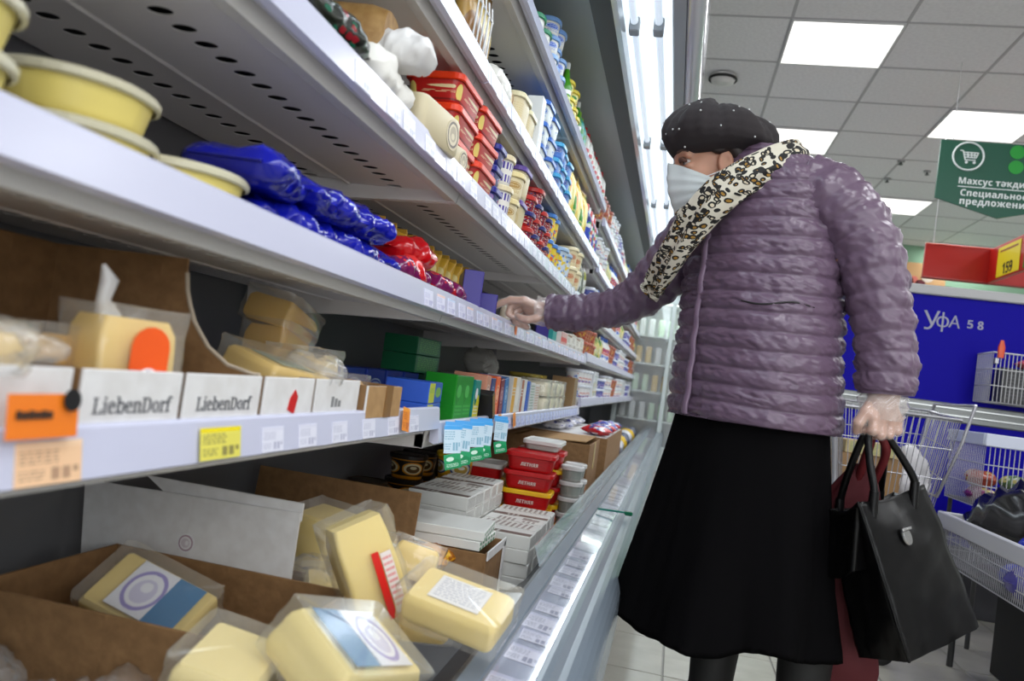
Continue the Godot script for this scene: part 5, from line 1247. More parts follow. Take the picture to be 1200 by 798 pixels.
	part(b, "rim", cbox(1.12, 0.06, 0.022, 0.004), mt(Color(0.80, 0.80, 0.83), 0.3), Vector3(0.05, 0.52, -0.81))
	part(b, "rim", cbox(1.12, 0.06, 0.022, 0.004), mt(Color(0.80, 0.80, 0.83), 0.3), Vector3(0.05, 0.52, 0.96))
	part(b, "bottom_tray", cbox(1.1, 0.01, 1.75, 0.002), mt(Color(0.10, 0.10, 0.11), 0.5), Vector3(0.05, 0.392, 0.075))
	part(b, "shadow_block", cbox(0.9, 0.30, 1.6, 0.004), mt(Color(0.03, 0.03, 0.03), 0.6), Vector3(0.15, 0.0, 0.075))  # black block added under the bin in place of its shadow
	for s in [-1, 1]:
		for e in [-0.7, 0.85]:
			part(b, "leg", tube([Vector3(0.05 + 0.5 * s, 0, e), Vector3(0.05 + 0.5 * s, 0.37, e)], 0.012, 8), mt(Color(0.2, 0.2, 0.2), 0.4))
	var bm = pillow(0.46, 0.33, 0.44, Color(0.05, 0.05, 0.055), null, 123, 0.16, 0.06)
	put(bm, "black_film_heap", "heap of crumpled black film in the low wire bin", "film heap", V(1.42, 0.403, 3.30), 0.3); bm.free()
	var bm2 = pillow(0.50, 0.12, 0.55, Color(0.05, 0.05, 0.055), null, 124, 0.16, 0.05)
	put(bm2, "black_film_heap", "flatter spread of black film nearer in the wire bin", "film heap", V(1.62, 0.403, 2.62), 0.1); bm2.free()
	for i in 4:
		var ball = thing("blue_ball", "glossy blue ball in the low wire bin, %s" % ["left of the pair on top", "right of the pair on top", "low behind the wires", "farther inside"][i], "ball", V([1.235, 1.32, 1.18, 1.40][i], [0.50, 0.505, 0.403, 0.50][i], [3.02, 2.96, 3.00, 2.80][i]), 0.0, "glossy blue balls")
		part(ball, "shell", lathe(range(13).map(func(k): return Vector2(0.045 * sin(PI * k / 12.0) + 0.0001, 0.045 - 0.045 * cos(PI * k / 12.0))), 20), mt(Color(0.07, 0.14, 0.62), 0.2))
		part(ball, "valve", lathe([Vector2(0.004, 0.0895), Vector2(0.003, 0.091)], 8), mt(Color(0.03, 0.06, 0.3), 0.4))
	for i in 3:
		put(pillow(0.12, 0.10, 0.09, [Color(0.30, 0.28, 0.62), Color(0.80, 0.55, 0.60), Color(0.25, 0.25, 0.55)][i], null, 126 + i), "bin_pack", "%s soft pack behind the bin's wires" % ["violet", "pink", "indigo"][i], "pack", V([1.17, 1.20, 1.30][i], 0.403, [2.86, 2.66, 2.95][i]), 0.5 * i)
	# higher wire bin with snacks
	var h = thing("snack_bin", "taller wire bin with white rim and bright snack packs", "wire bin", V(1.78, 0, 4.0))
	st = begin(true)
	wire_panel(st, Vector3(-0.46, 0.60, 0.24), Vector3(1.0, 0, 0), Vector3(0, 0.28, 0), 52, 3, 0.0018)
	wire_panel(st, Vector3(-0.46, 0.60, -0.20), Vector3(0, 0, 0.44), Vector3(0, 0.28, 0), 22, 3, 0.0018)
	wire_panel(st, Vector3(-0.46, 0.60, -0.20), Vector3(1.0, 0, 0), Vector3(0, 0, 0.44), 30, 8, 0.0018)
	part(h, "wires", done(st), mt(Color(0.74, 0.74, 0.75), 0.3)).set_meta("kind", "stuff")
	part(h, "rim", cbox(1.02, 0.055, 0.02, 0.004), mt(Color(0.78, 0.80, 0.86), 0.3), Vector3(0.04, 0.865, 0.25))
	part(h, "rim", cbox(0.02, 0.055, 0.46, 0.004), mt(Color(0.78, 0.80, 0.86), 0.3), Vector3(-0.465, 0.865, 0.02))
	part(h, "bottom_tray", cbox(1.0, 0.01, 0.44, 0.002), mt(Color(0.2, 0.2, 0.2), 0.5), Vector3(0.04, 0.598, 0.02))
	for s in [-1, 1]:
		for e in [-0.18, 0.22]:
			part(h, "leg", tube([Vector3(0.04 + 0.48 * s, 0, e), Vector3(0.04 + 0.48 * s, 0.61, e)], 0.010, 8), mt(Color(0.3, 0.3, 0.3), 0.4))
	for i in 14:
		var cc = [Color(0.45, 0.18, 0.35), Color(0.62, 0.60, 0.25), Color(0.60, 0.25, 0.18), Color(0.35, 0.45, 0.30), Color(0.72, 0.60, 0.62)][i % 5]
		put(pillow(0.13, 0.07, 0.11, cc, tx("patches", cc, cc.lightened(0.4), Color(0.7, 0.65, 0.4), i % 2), 130 + i % 3), "snack_pack", "%s snack pack in the taller wire bin, %s layer, %s" % [["plum", "olive", "brick red", "sage", "rose"][i % 5], ["lower", "upper"][i / 7], nth(i % 7)], "snack", V(1.38 + 0.13 * (i % 7), 0.61 + 0.072 * (i / 7), 3.90 + 0.06 * (i % 2)), i * 1.1, "snack packs in the wire bin")
	# green hanging sign
	var g = thing("hanging_sign", "green pentagon sign with white cart symbol hanging from the ceiling", "sign", V(1.68, 2.16, 5.0))
	part(g, "board", prism(PackedVector2Array([Vector2(-0.345, 0.095), Vector2(0.0, 0.0), Vector2(0.345, 0.095), Vector2(0.345, 0.44), Vector2(-0.345, 0.44)]), -0.008, 0.008), mt(Color(0.02, 0.33, 0.24), 0.45))
	var wm = mt(Color(0.90, 0.93, 0.92), 0.5)
	var ring = []
	for k in 33: ring.append(Vector3(0.082 * cos(TAU * k / 32), 0.082 * sin(TAU * k / 32), 0))
	var sy := part(g, "cart_symbol", tube(ring, 0.0055, 6), wm, Vector3(-0.192, 0.35, 0.011))
	for bar in [[-0.045, 0.032, -0.03, 0.032], [-0.03, 0.032, -0.015, -0.022], [-0.015, -0.022, 0.04, -0.022], [-0.027, 0.022, 0.052, 0.022], [0.052, 0.022, 0.042, -0.008], [-0.02, -0.006, 0.042, -0.008], [-0.024, 0.008, 0.047, 0.008], [-0.005, 0.022, 0.0, -0.007], [0.015, 0.022, 0.018, -0.007], [0.034, 0.022, 0.032, -0.007]]:
		part(sy, "symbol_bar", tube([Vector3(bar[0], bar[1], 0), Vector3(bar[2], bar[3], 0)], 0.0038, 6), wm)
	for e in [-0.008, 0.034]:
		part(sy, "symbol_wheel", lathe([Vector2(0.008, 0), Vector2(0.008, 0.003)], 12), wm, Vector3(e, -0.036, 0), Vector3(PI / 2, 0, 0))
	var lft = HORIZONTAL_ALIGNMENT_LEFT
	var w1 = lettering(g, "lettering", "Махсус т", 0.052, wm, Vector3(-0.232, 0.205, 0.009), Vector3.ZERO, true, 0.001, "Droid Sans", lft)
	var x1 = -0.232 + w1.mesh.get_aabb().end.x + 0.004
	var turned = lettering(g, "turned_letter", "е", 0.052, wm, Vector3.ZERO, Vector3(0, 0, PI), true, 0.001, "Droid Sans", lft)
	var tb = turned.mesh.get_aabb()
	turned.position = Vector3(x1 + tb.end.x, 0.205 + tb.position.y + tb.end.y, 0.009)
	var x2 = x1 + tb.size.x + 0.003
	var w2 = lettering(g, "lettering", "кдим", 0.052, wm, Vector3(x2, 0.205, 0.009), Vector3.ZERO, true, 0.001, "Droid Sans", lft)
	part(w2, "letter_bar", cbox(0.014, 0.005, 0.001, 0), wm, Vector3(0.004, w2.mesh.get_aabb().position.y + 0.031, 0))
	part(g, "rule", cbox(0.50, 0.005, 0.002, 0), wm, Vector3(0.02, 0.168, 0.009))
	lettering(g, "lettering", "Специальное", 0.053, wm, Vector3(-0.215, 0.135, 0.009), Vector3.ZERO, true, 0.001, "Droid Sans", lft)
	lettering(g, "lettering", "предложение", 0.055, wm, Vector3(-0.215, 0.086, 0.009), Vector3.ZERO, true, 0.001, "Droid Sans", lft)
	for k in 4:
		part(g, "light_green_dot", lathe([Vector2(0.040, 0), Vector2(0.040, 0.002)], 20), mt(Color(0.10, 0.62, 0.20), 0.5), Vector3(0.065 + 0.10 * (k % 2), 0.305 + 0.088 * (k / 2), 0.0085), Vector3(PI / 2, 0, 0))
	for s in [-1, 1]:
		part(g, "cord", tube([Vector3(0.28 * s, 0.44, 0), Vector3(0.28 * s, CEIL - 2.16, 0)], 0.002, 5), mt(Color(0.7, 0.7, 0.7), 0.5))
	# red hanging frame with posters
	var r = thing("red_hanging_frame", "red hanging promotion frame with yellow and green posters", "hanging frame", V(1.58, 1.955, 6.0))
	var red = mt(Color(0.68, 0.075, 0.02), 0.4)
	part(r, "front_panel", cbox(1.3, 0.235, 0.03, 0.003), red, Vector3(0.65, 0, 0))
	part(r, "top_edge", cbox(1.3, 0.012, 0.04, 0.003), mt(Color(0.75, 0.22, 0.16), 0.4), Vector3(0.65, 0.232, 0))
	part(r, "bottom_edge", cbox(1.3, 0.012, 0.04, 0.003), mt(Color(0.52, 0.06, 0.03), 0.4), Vector3(0.65, -0.006, 0))
	part(r, "side_panel", cbox(0.03, 0.235, 1.6, 0.003), red, Vector3(0.425, 0, 0.815))
	var yp := part(r, "yellow_poster", cbox(0.002, 0.20, 0.36, 0), mt(Color(0.86, 0.78, 0.05), 0.5), Vector3(0.408, 0.012, 0.36))
	lettering(yp, "price", "159", 0.10, mt(Color(0.08, 0.08, 0.08), 0.5), Vector3(-0.002, 0.045, 0.0), Vector3(0, -PI / 2, 0))
	part(yp, "heading_bar", cbox(0.001, 0.012, 0.28, 0), mt(Color(0.55, 0.25, 0.05), 0.5), Vector3(-0.0015, 0.165, 0))
	var gp := part(r, "green_poster", cbox(0.002, 0.20, 0.40, 0), mt(Color(0.24, 0.48, 0.10), 0.5), Vector3(0.408, 0.012, 0.80))
	part(gp, "heading_bar", cbox(0.001, 0.03, 0.34, 0), mt(Color(0.6, 0.15, 0.1), 0.5), Vector3(-0.0015, 0.155, 0))
	for k in 3: part(gp, "text_bar", cbox(0.001, 0.014, 0.30 - 0.05 * k, 0), mt(Color(0.85, 0.88, 0.8), 0.5), Vector3(-0.0015, 0.11 - 0.035 * k, 0))
	part(r, "white_poster", cbox(0.002, 0.20, 0.30, 0), mt(Color(0.75, 0.80, 0.80), 0.5), Vector3(0.408, 0.012, 1.18))
	for e in [0.05, 0.85]:
		part(r, "cord", tube([Vector3(e, 0.24, 0), Vector3(e, CEIL - 1.955, 0)], 0.003, 5), mt(Color(0.75, 0.75, 0.75), 0.5))
	part(r, "cord", tube([Vector3(0.425, 0.24, 1.3), Vector3(0.425, CEIL - 1.955, 1.3)], 0.003, 5), mt(Color(0.75, 0.75, 0.75), 0.5))
	# poster on the far green wall
	var po = thing("wall_poster", "peach food poster on the green wall beyond the blue stand", "poster", V(2.58, 2.50, 10.22))
	part(po, "board", cbox(0.75, 0.36, 0.02, 0.003), mt(Color(0.80, 0.62, 0.42), 0.5))
	for k in 6:
		part(po, "food_print", lathe([Vector2(0.05 + 0.012 * (k % 3), 0), Vector2(0.05 + 0.012 * (k % 3), 0.004)], 14), mt([Color(0.55, 0.12, 0.14), Color(0.82, 0.82, 0.86), Color(0.25, 0.12, 0.1), Color(0.85, 0.45, 0.4), Color(0.4, 0.1, 0.15), Color(0.86, 0.8, 0.74)][k]), Vector3(-0.2 + 0.075 * k, 0.07 + 0.08 * (k % 2) + 0.03 * (k % 3), 0.008), Vector3(PI / 2, 0, 0))

# ---------------------------------------------------------------- the shopper
const FW := Vector3(-0.85, 0, 0.527)      # where her chest points
const LF := Vector3(0.527, 0, 0.85)       # her left

func torso_at(y: float) -> Array:
	var t = [[0.84, 0.190, 2.06, 0.225, 0.184], [0.95, 0.187, 2.06, 0.222, 0.18], [1.10, 0.182, 2.065, 0.218, 0.175], [1.25, 0.175, 2.07, 0.214, 0.166], [1.36, 0.168, 2.075, 0.210, 0.154], [1.43, 0.160, 2.075, 0.208, 0.138], [1.465, 0.153, 2.075, 0.194, 0.122], [1.50, 0.144, 2.075, 0.160, 0.104], [1.53, 0.136, 2.075, 0.112, 0.088], [1.56, 0.128, 2.075, 0.075, 0.078]]
	var k = 0
	while k < t.size() - 2 and y > t[k + 1][0]: k += 1
	var f = clampf((y - t[k][0]) / (t[k + 1][0] - t[k][0]), 0, 1)
	var r = []
	for i in range(1, 5): r.append(lerpf(t[k][i], t[k + 1][i], f))
	return r

func torso_point(y: float, a: float, puff := 0.0) -> Vector3:
	var r = torso_at(y)
	var c = cos(a); var s = sin(a)
	var l = signf(c) * pow(absf(c), 0.9) * (r[2] + puff); var f = signf(s) * pow(absf(s), 0.9) * (r[3] + puff)
	return V(r[0], y, r[1]) + LF * l + FW * f

func quilt(t: float) -> float:      # 0 at a seam, 1 in the middle of a puff
	return pow(absf(sin(PI * t)), 0.42)

func sleeve(path: Array, radii: Array, seam: float, n1: FastNoiseLite, amp := 0.0085, flat := 1.0) -> ArrayMesh:
	var rows = []
	var up = Vector3(0, 0, 1)
	var dist = 0.0
	for i in path.size():
		var a = path[maxi(i - 1, 0)]; var b = path[mini(i + 1, path.size() - 1)]
		var t = (b - a).normalized()
		var s = t.cross(up).normalized()
		up = s.cross(t).normalized()
		if i > 0: dist += (path[i] - path[i - 1]).length()
		var row = PackedVector3Array()
		for j in 64:
			var g = TAU * j / 64
			var d = s * cos(g) + up * sin(g)
			var p = path[i] + d * radii[i]
			var q = quilt(dist / seam + 0.10 * sin(g + 1.0))
			var w = n1.get_noise_3d(p.x * 26 + p.y * 12, p.y * 16 - p.x * 9, p.z * 26)
			var cr = maxf(0.0, 1.0 - absf(n1.get_noise_2d(dist * 30 + g * 1.6, g * 2.2 - dist * 12)) * 3.2)
			row.append(path[i] + d * (radii[i] + amp * (q - 0.6) + w * 0.009 * q - cr * 0.0035 * q))
		rows.append(row)
	return skin(rows, true, true, true)

func shopper():
	var p = thing("person", "person in purple quilted jacket, black beret and white mask reaching for the dairy shelf", "person", V(0.2, 0, 2.06))
	var inv = p.position
	var at = func(v: Vector3) -> Vector3: return v - inv
	var skin_m := StandardMaterial3D.new()
	skin_m.albedo_color = Color(0.72, 0.53, 0.43)
	skin_m.roughness = 0.5
	skin_m.subsurf_scatter_enabled = true
	skin_m.subsurf_scatter_strength = 0.2
	# joints
	var hc = V(0.022, 1.490, 2.05)
	var hf = Vector3(-0.955, -0.14, 0.26).normalized()
	var hl = Vector3.UP.cross(hf).normalized()
	var hu = hf.cross(hl).normalized()
	var hb = Basis(hl, hu, hf)
	var H = func(l, u, f) -> Vector3: return hc + hb * Vector3(l, u, f)
	var Ls = V(0.27, 1.40, 1.945); var Le = V(0.415, 1.18, 1.925); var Lw = V(0.456, 0.965, 1.918)
	var Rs = V(0.055, 1.38, 2.22); var Re = V(-0.165, 1.14, 2.285); var Rw = V(-0.392, 1.092, 2.325)
	var st = begin(true)
	# body under the clothes
	field(V(-0.42, -0.02, 2.45), V(0.56, 1.50, 1.78), 0.022)
	capsule(V(0.19, 0.92, 2.06), V(0.17, 1.22, 2.07), 0.13, 0.12, 0.05)
	capsule(V(0.17, 1.22, 2.07), V(0.15, 1.38, 2.075), 0.12, 0.08, 0.05)
	capsule(V(0.15, 1.38, 2.075), V(0.09, 1.47, 2.065), 0.07, 0.055, 0.03)
	capsule(Ls, Le, 0.05, 0.042, 0.02); capsule(Le, Lw, 0.042, 0.028, 0.01)
	capsule(Rs, Re, 0.05, 0.042, 0.02); capsule(Re, Rw, 0.042, 0.028, 0.01)
	capsule(V(0.15, 1.36, 2.07), Ls, 0.07, 0.05, 0.03); capsule(V(0.15, 1.36, 2.07), Rs, 0.07, 0.05, 0.03)
	for s in [[0.245, 2.01, 0.37, 2.01], [0.145, 2.11, 0.175, 2.12]]:
		capsule(V(s[0], 0.88, s[1]), V(s[2] - 0.006, 0.46, (s[1] + s[3]) / 2), 0.072, 0.052, 0.03)
		capsule(V(s[2] - 0.006, 0.46, (s[1] + s[3]) / 2), V(s[2], 0.08, s[3]), 0.055, 0.036, 0.02)
		capsule(V(s[2], 0.06, s[3]), V(s[2], 0.05, s[3]) + FW * 0.14, 0.038, 0.03, 0.02)
	nets(st)
	# head
	field(hc - Vector3(0.14, 0.20, 0.14), hc + Vector3(0.16, 0.14, 0.14), 0.0042)
	ellipsoid(H.call(0, 0.032, -0.012), Vector3(0.074, 0.092, 0.094), hb, 0.01)
	ellipsoid(H.call(0, -0.040, 0.026), Vector3(0.060, 0.084, 0.068), hb, 0.03)
	ellipsoid(H.call(0, -0.100, 0.062), Vector3(0.026, 0.020, 0.022), hb, 0.03)
	for s in [-1, 1]:
		ellipsoid(H.call(0.036 * s, -0.028, 0.052), Vector3(0.021, 0.022, 0.018), hb, 0.02)
	ellipsoid(H.call(0, 0.024, 0.076), Vector3(0.052, 0.013, 0.020), hb, 0.015)
	for s in [-1, 1]:
		ellipsoid(H.call(0.033 * s, 0.002, 0.100), Vector3(0.019, 0.013, 0.018), hb, 0.012, true)
		capsule(H.call(0.046 * s, 0.012, 0.076), H.call(0.022 * s, 0.013, 0.084), 0.006, 0.005, 0.006)
		capsule(H.call(0.046 * s, -0.011, 0.075), H.call(0.024 * s, -0.012, 0.082), 0.006, 0.005, 0.008)
	capsule(H.call(0, 0.006, 0.090), H.call(0, -0.034, 0.099), 0.008, 0.010, 0.012)
	for s in [-1, 1]:
		capsule(H.call(0.010 * s, -0.038, 0.100), H.call(0.012 * s, -0.038, 0.098), 0.008, 0.007, 0.008)
	capsule(H.call(-0.020, -0.068, 0.086), H.call(0.020, -0.068, 0.086), 0.007, 0.007, 0.008)
	for s in [-1, 1]:
		ellipsoid(H.call(0.076 * s, -0.012, -0.008), Vector3(0.011, 0.033, 0.020), hb, 0.006)
		ellipsoid(H.call(0.086 * s, -0.008, -0.006), Vector3(0.008, 0.020, 0.011), hb, 0.006, true)
		ellipsoid(H.call(0.077 * s, -0.040, 0.002), Vector3(0.007, 0.010, 0.008), hb, 0.004)
	capsule(H.call(0, -0.07, -0.025), V(0.095, 1.455, 2.065), 0.055, 0.060, 0.03)
	nets(st)
	# right hand, pointing
	field(V(-0.58, 1.02, 2.40), V(-0.36, 1.16, 2.25), 0.0032)
	capsule(Rw, V(-0.375, 1.092, 2.322), 0.030, 0.033, 0.02)
	capsule(Rw, V(-0.452, 1.098, 2.326), 0.026, 0.020, 0.02)
	var fr = [
		[V(-0.400, 1.096, 2.312), V(-0.468, 1.116, 2.302), V(-0.508, 1.113, 2.300), V(-0.533, 1.102, 2.300), V(-0.551, 1.090, 2.301)],
		[V(-0.400, 1.096, 2.322), V(-0.474, 1.113, 2.320), V(-0.508, 1.098, 2.317), V(-0.512, 1.073, 2.316), V(-0.494, 1.062, 2.317)],
		[V(-0.400, 1.092, 2.332), V(-0.468, 1.102, 2.341), V(-0.496, 1.082, 2.338), V(-0.497, 1.056, 2.334), V(-0.478, 1.046, 2.332)],
		[V(-0.400, 1.088, 2.340), V(-0.456, 1.088, 2.357), V(-0.476, 1.068, 2.355), V(-0.474, 1.047, 2.350), V(-0.456, 1.040, 2.348)],
		[V(-0.402, 1.082, 2.310), V(-0.424, 1.068, 2.299), V(-0.448, 1.060, 2.294), V(-0.466, 1.062, 2.295), V(-0.479, 1.068, 2.298)]]
	var rad = [0.0145, 0.0118, 0.0102, 0.0090, 0.0078]
	for f in fr:
		for k in 4: capsule(f[k], f[k + 1], rad[k], rad[k + 1], 0.010 if k == 0 else 0.004)
	nets(st)
	var gl = begin(true)
	nets(gl, 0.0028)
	# left hand, closed round the straps
	var pc = V(0.458, 0.925, 1.915)
	field(pc - Vector3(0.085, 0.085, 0.085), pc + Vector3(0.085, 0.085, 0.085), 0.0032)
	capsule(Lw, V(0.457, 0.990, 1.918), 0.030, 0.032, 0.02)
	capsule(Lw, pc, 0.027, 0.024, 0.02)
	for k in 4:
		var o = [0.034, 0.012, -0.011, -0.033][k]
		var len = [0.030, 0.033, 0.031, 0.025][k]
		var k0 = pc + FW * o + Vector3(0, -0.018 + 0.004 * absf(k - 1.3), 0) + LF * 0.008
		var k1 = k0 + Vector3(0, -len, 0) + LF * 0.004
		var k2 = k1 - LF * 0.028 + Vector3(0, -0.004, 0)
		var k3 = k2 + Vector3(0, 0.022, 0) - LF * 0.004
		capsule(Lw, k0, 0.016, 0.0125, 0.010)
		capsule(k0, k1, 0.0118, 0.0105, 0.004)
		capsule(k1, k2, 0.0105, 0.0092, 0.004)
		capsule(k2, k3, 0.0092, 0.0078, 0.003)
	capsule(Lw + FW * 0.012, pc + FW * 0.048 + Vector3(0, -0.004, 0), 0.018, 0.0125, 0.010)
	capsule(pc + FW * 0.048 + Vector3(0, -0.004, 0), pc + FW * 0.060 + Vector3(0, -0.030, 0) - LF * 0.006, 0.0125, 0.0108, 0.004)
	capsule(pc + FW * 0.060 + Vector3(0, -0.030, 0) - LF * 0.006, pc + FW * 0.052 + Vector3(0, -0.050, 0) - LF * 0.018, 0.0108, 0.0085, 0.004)
	nets(st)
	var gl2 = begin(true)
	nets(gl2, 0.0030)
	part(p, "body", done(st), skin_m, -inv)
	var glove_m = film(0.18, 0.16, Color(1.0, 0.97, 0.95))
	var cuffr = []
	for k in 7:
		var row = PackedVector3Array()
		var x = -0.432 + 0.010 * k
		for j in 30:
			var a = TAU * j / 30
			var r = 0.036 + 0.0035 * sin(a * 5 + k * 1.3) + 0.003 * sin(a * 9 - k)
			row.append(V(x, 1.093 + r * sin(a) * 1.12, 2.325 + r * cos(a) * 1.05))
		cuffr.append(row)
	var g1 := part(p, "glove", done(gl), glove_m, -inv)
	part(g1, "glove_cuff", skin(cuffr, true), film(0.22, 0.16, Color(1.0, 0.97, 0.95)))
	var cuffl = []
	for k in 8:
		var row = PackedVector3Array()
		for j in 30:
			var a = TAU * j / 30
			var r = lerpf(0.036, 0.050, 1.0 - absf(k - 3.5) / 3.5) + 0.004 * sin(a * 5 + k * 1.1) + 0.003 * sin(a * 8 - k * 2.0)
			row.append(V(0.457, 0.985, 1.918) + Vector3(cos(a) * r * 1.05, -0.011 * k, sin(a) * r))
		cuffl.append(row)
	var g2 := part(p, "glove", done(gl2), glove_m, -inv)
	part(g2, "glove_cuff", skin(cuffl, true), film(0.22, 0.16, Color(1.0, 0.97, 0.95)))
	# eyes
	for s in [-1, 1]:
		var e := part(p, "eye", lathe(range(11).map(func(k): return Vector2(0.0118 * sin(PI * k / 10.0) + 0.00005, -0.0118 * cos(PI * k / 10.0))), 16), mt(Color(0.62, 0.57, 0.54), 0.25), at.call(H.call(0.033 * s, 0.000, 0.0745)), Vector3.ZERO)
		e.basis = Basis(hl, hf, -hu)
		part(e, "iris", lathe([Vector2(0.0068, 0.0100), Vector2(0.004, 0.0116), Vector2(0.0005, 0.0121)], 14), mt(Color(0.12, 0.07, 0.05), 0.15))
		part(p, "eyelid", tube([H.call(0.048 * s, -0.001, 0.082), H.call(0.040 * s, 0.006, 0.089), H.call(0.030 * s, 0.007, 0.092), H.call(0.020 * s, 0.002, 0.090)], [0.003, 0.0062, 0.0062, 0.003], 8), mt(Color(0.36, 0.24, 0.19), 0.5), -inv)
		part(p, "eyebrow", tube([H.call(0.052 * s, 0.022, 0.078), H.call(0.038 * s, 0.030, 0.090), H.call(0.020 * s, 0.027, 0.097)], [0.0015, 0.0035, 0.003], 8), mt(Color(0.30, 0.22, 0.18), 0.7), -inv)
	# mask
	var outer = []; var inner = []
	for i in 25:
		var v = i / 24.0
		var ro = PackedVector3Array(); var ri = PackedVector3Array()
		for j in 29:
			var s = j / 28.0 * 2 - 1
			var th = s * 1.36
			var top = lerpf(0.006, -0.050, pow(absf(s), 1.1)); var bot = lerpf(-0.128, -0.098, pow(absf(s), 1.5))
			var u = lerpf(top, bot, v)
			var ridge = 0.024 * exp(-pow(s / 0.17, 2)) * (1.0 - v * 0.65)
			var bulge = 0.010 * sin(PI * clampf(v * 0.9 + 0.1, 0, 1)) * cos(th)
			var pleat = 0.0011 * sin(v * 26.0) * smoothstep(0.0, 0.3, v)
			var rf = 0.0905 + ridge * 0.8 + bulge + pleat
			ro.append(H.call((0.078 + bulge * 0.4 + pleat) * sin(th), u, 0.004 + rf * cos(th) * (1.0 - 0.10 * maxf(0.0, v - 0.6))))
			ri.append(H.call((0.0725 + bulge * 0.4 + pleat) * sin(th), u, 0.002 + rf * cos(th) * (1.0 - 0.10 * maxf(0.0, v - 0.6))))
		outer.append(ro); inner.append(ri)
	var mk = begin(true)
	var mrows = []
	for i in 25:
		var r = PackedVector3Array(outer[i])
		var b = inner[i]; b.reverse(); r.append_array(b)
		mrows.append(r)
	add_skin(mk, mrows, true)
	var mask := part(p, "face_mask", done(mk), noise_mat("mask", Color(0.80, 0.83, 0.83), Color(0.76, 0.79, 0.79), 0.2, 0.75, 20.0, 0.5), -inv)
	for q in [[-0.046, -0.020], [-0.092, -0.052]]:
		part(mask, "ear_loop", tube(curve([H.call(0.068, q[0], 0.045), H.call(0.078, lerpf(q[0], q[1], 0.4), 0.015), H.call(0.085, -0.022, -0.022)], 10), 0.0014, 6), mt(Color(0.86, 0.88, 0.88), 0.7))
	# earring
	var er := part(p, "earring", tube([H.call(0.084, -0.030, 0.006), H.call(0.088, -0.040, 0.010)], 0.0012, 6), mt(Color(0.8, 0.65, 0.4), 0.3, 0.8), -inv)
	for k in 3:
		part(er, "red_bead", lathe(range(9).map(func(i): return Vector2(0.0055 * sin(PI * i / 8.0) + 0.0001, -0.0055 * cos(PI * i / 8.0))), 12), mt(Color(0.70, 0.08, 0.09), 0.25), H.call(0.088, -0.040 - 0.009 * k, 0.010 + 0.004 * (k % 2)))
	# hair at the nape and before the ear
	part(p, "hair", tube(curve([H.call(0.070, 0.030, 0.030), H.call(0.077, 0.020, 0.012), H.call(0.078, 0.030, -0.02), H.call(0.070, -0.01, -0.055), H.call(0.045, -0.03, -0.085)], 14), [0.004, 0.007, 0.008, 0.010, 0.012, 0.014, 0.015, 0.016, 0.016, 0.016, 0.016, 0.015, 0.014, 0.012, 0.008], 10), mt(Color(0.16, 0.12, 0.11), 0.6), -inv)
	# beret
	var bn := FastNoiseLite.new()
	bn.seed = 5; bn.frequency = 1.6
	var brow = []
	var bb = Basis(Vector3(0, 0, 1), 0.15) * Basis(Vector3(1, 0, 0), 0.05)
	var bc = V(0.028, 1.549, 2.05)
	var prof = [[0.082, -0.036], [0.087, -0.039], [0.094, -0.038], [0.104, -0.034], [0.120, -0.025], [0.133, -0.012], [0.140, 0.004], [0.138, 0.026], [0.126, 0.050], [0.104, 0.070], [0.076, 0.085], [0.045, 0.094], [0.018, 0.098], [0.006, 0.099]]
	var fine = []
	for i in 53:
		var f = i / 52.0 * (prof.size() - 1)
		var k = mini(int(f), prof.size() - 2)
		fine.append(Vector2(lerpf(prof[k][0], prof[k + 1][0], f - k), lerpf(prof[k][1], prof[k + 1][1], f - k)))
	var bpts = []
	for q in fine:
		var row = PackedVector3Array()
		for j in 72:
			var a = TAU * j / 72
			var soft = smoothstep(-0.036, 0.0, q.y)
			var fold = (0.010 * bn.get_noise_2d(cos(a) * 2.4, sin(a) * 2.4) + 0.006 * sin(a * 6 + 1.0 + 8.0 * q.y) * smoothstep(-0.02, 0.05, q.y)) * soft
			var back = 1.0 + 0.02 * cos(a) * soft
			row.append(bc + bb * Vector3(cos(a) * (q.x * back + fold), q.y + fold * 0.6 - 0.012 * cos(a) * soft - 0.012 * soft * maxf(0.0, cos(a)), sin(a) * (q.x * 0.94 + fold)))
		brow.append(row)
	var beret := part(p, "beret", skin(brow, true, false, true), noise_mat("felt", Color(0.13, 0.112, 0.118), Color(0.19, 0.168, 0.175), 0.25, 0.95, 14.0, 0.6), -inv)
	part(beret, "stalk", tube([brow[52][0] + Vector3(-0.004, -0.004, 0), brow[52][0] + Vector3(0.0, 0.008, 0), brow[52][0] + Vector3(0.006, 0.013, 0.002)], 0.004, 8), mt(Color(0.03, 0.03, 0.03), 0.9))
	var srng := RandomNumberGenerator.new()
	srng.seed = 12
	var studm = lathe(range(7).map(func(i): return Vector2(0.0026 * sin(PI * i / 6.0) + 0.0001, -0.0026 * cos(PI * i / 6.0))), 8)
	for k in 34:
		var i = srng.randi_range(16, 46); var j = (k * 17 + srng.randi_range(0, 4)) % 72
		part(beret, "stud", studm, mt(Color(0.80, 0.80, 0.80), 0.2), brow[i][j])
	# jacket
	var jn := FastNoiseLite.new()
	jn.seed = 21; jn.frequency = 1.0
	var jm := StandardMaterial3D.new()
	jm.albedo_color = Color(0.395, 0.32, 0.395)
	jm.roughness = 0.32
	var jrows = []
	var inset = PackedVector3Array()
	for j in 180: inset.append(torso_point(0.89, TAU * j / 180, -0.012))
	jrows.append(inset)
	var nrow = 220
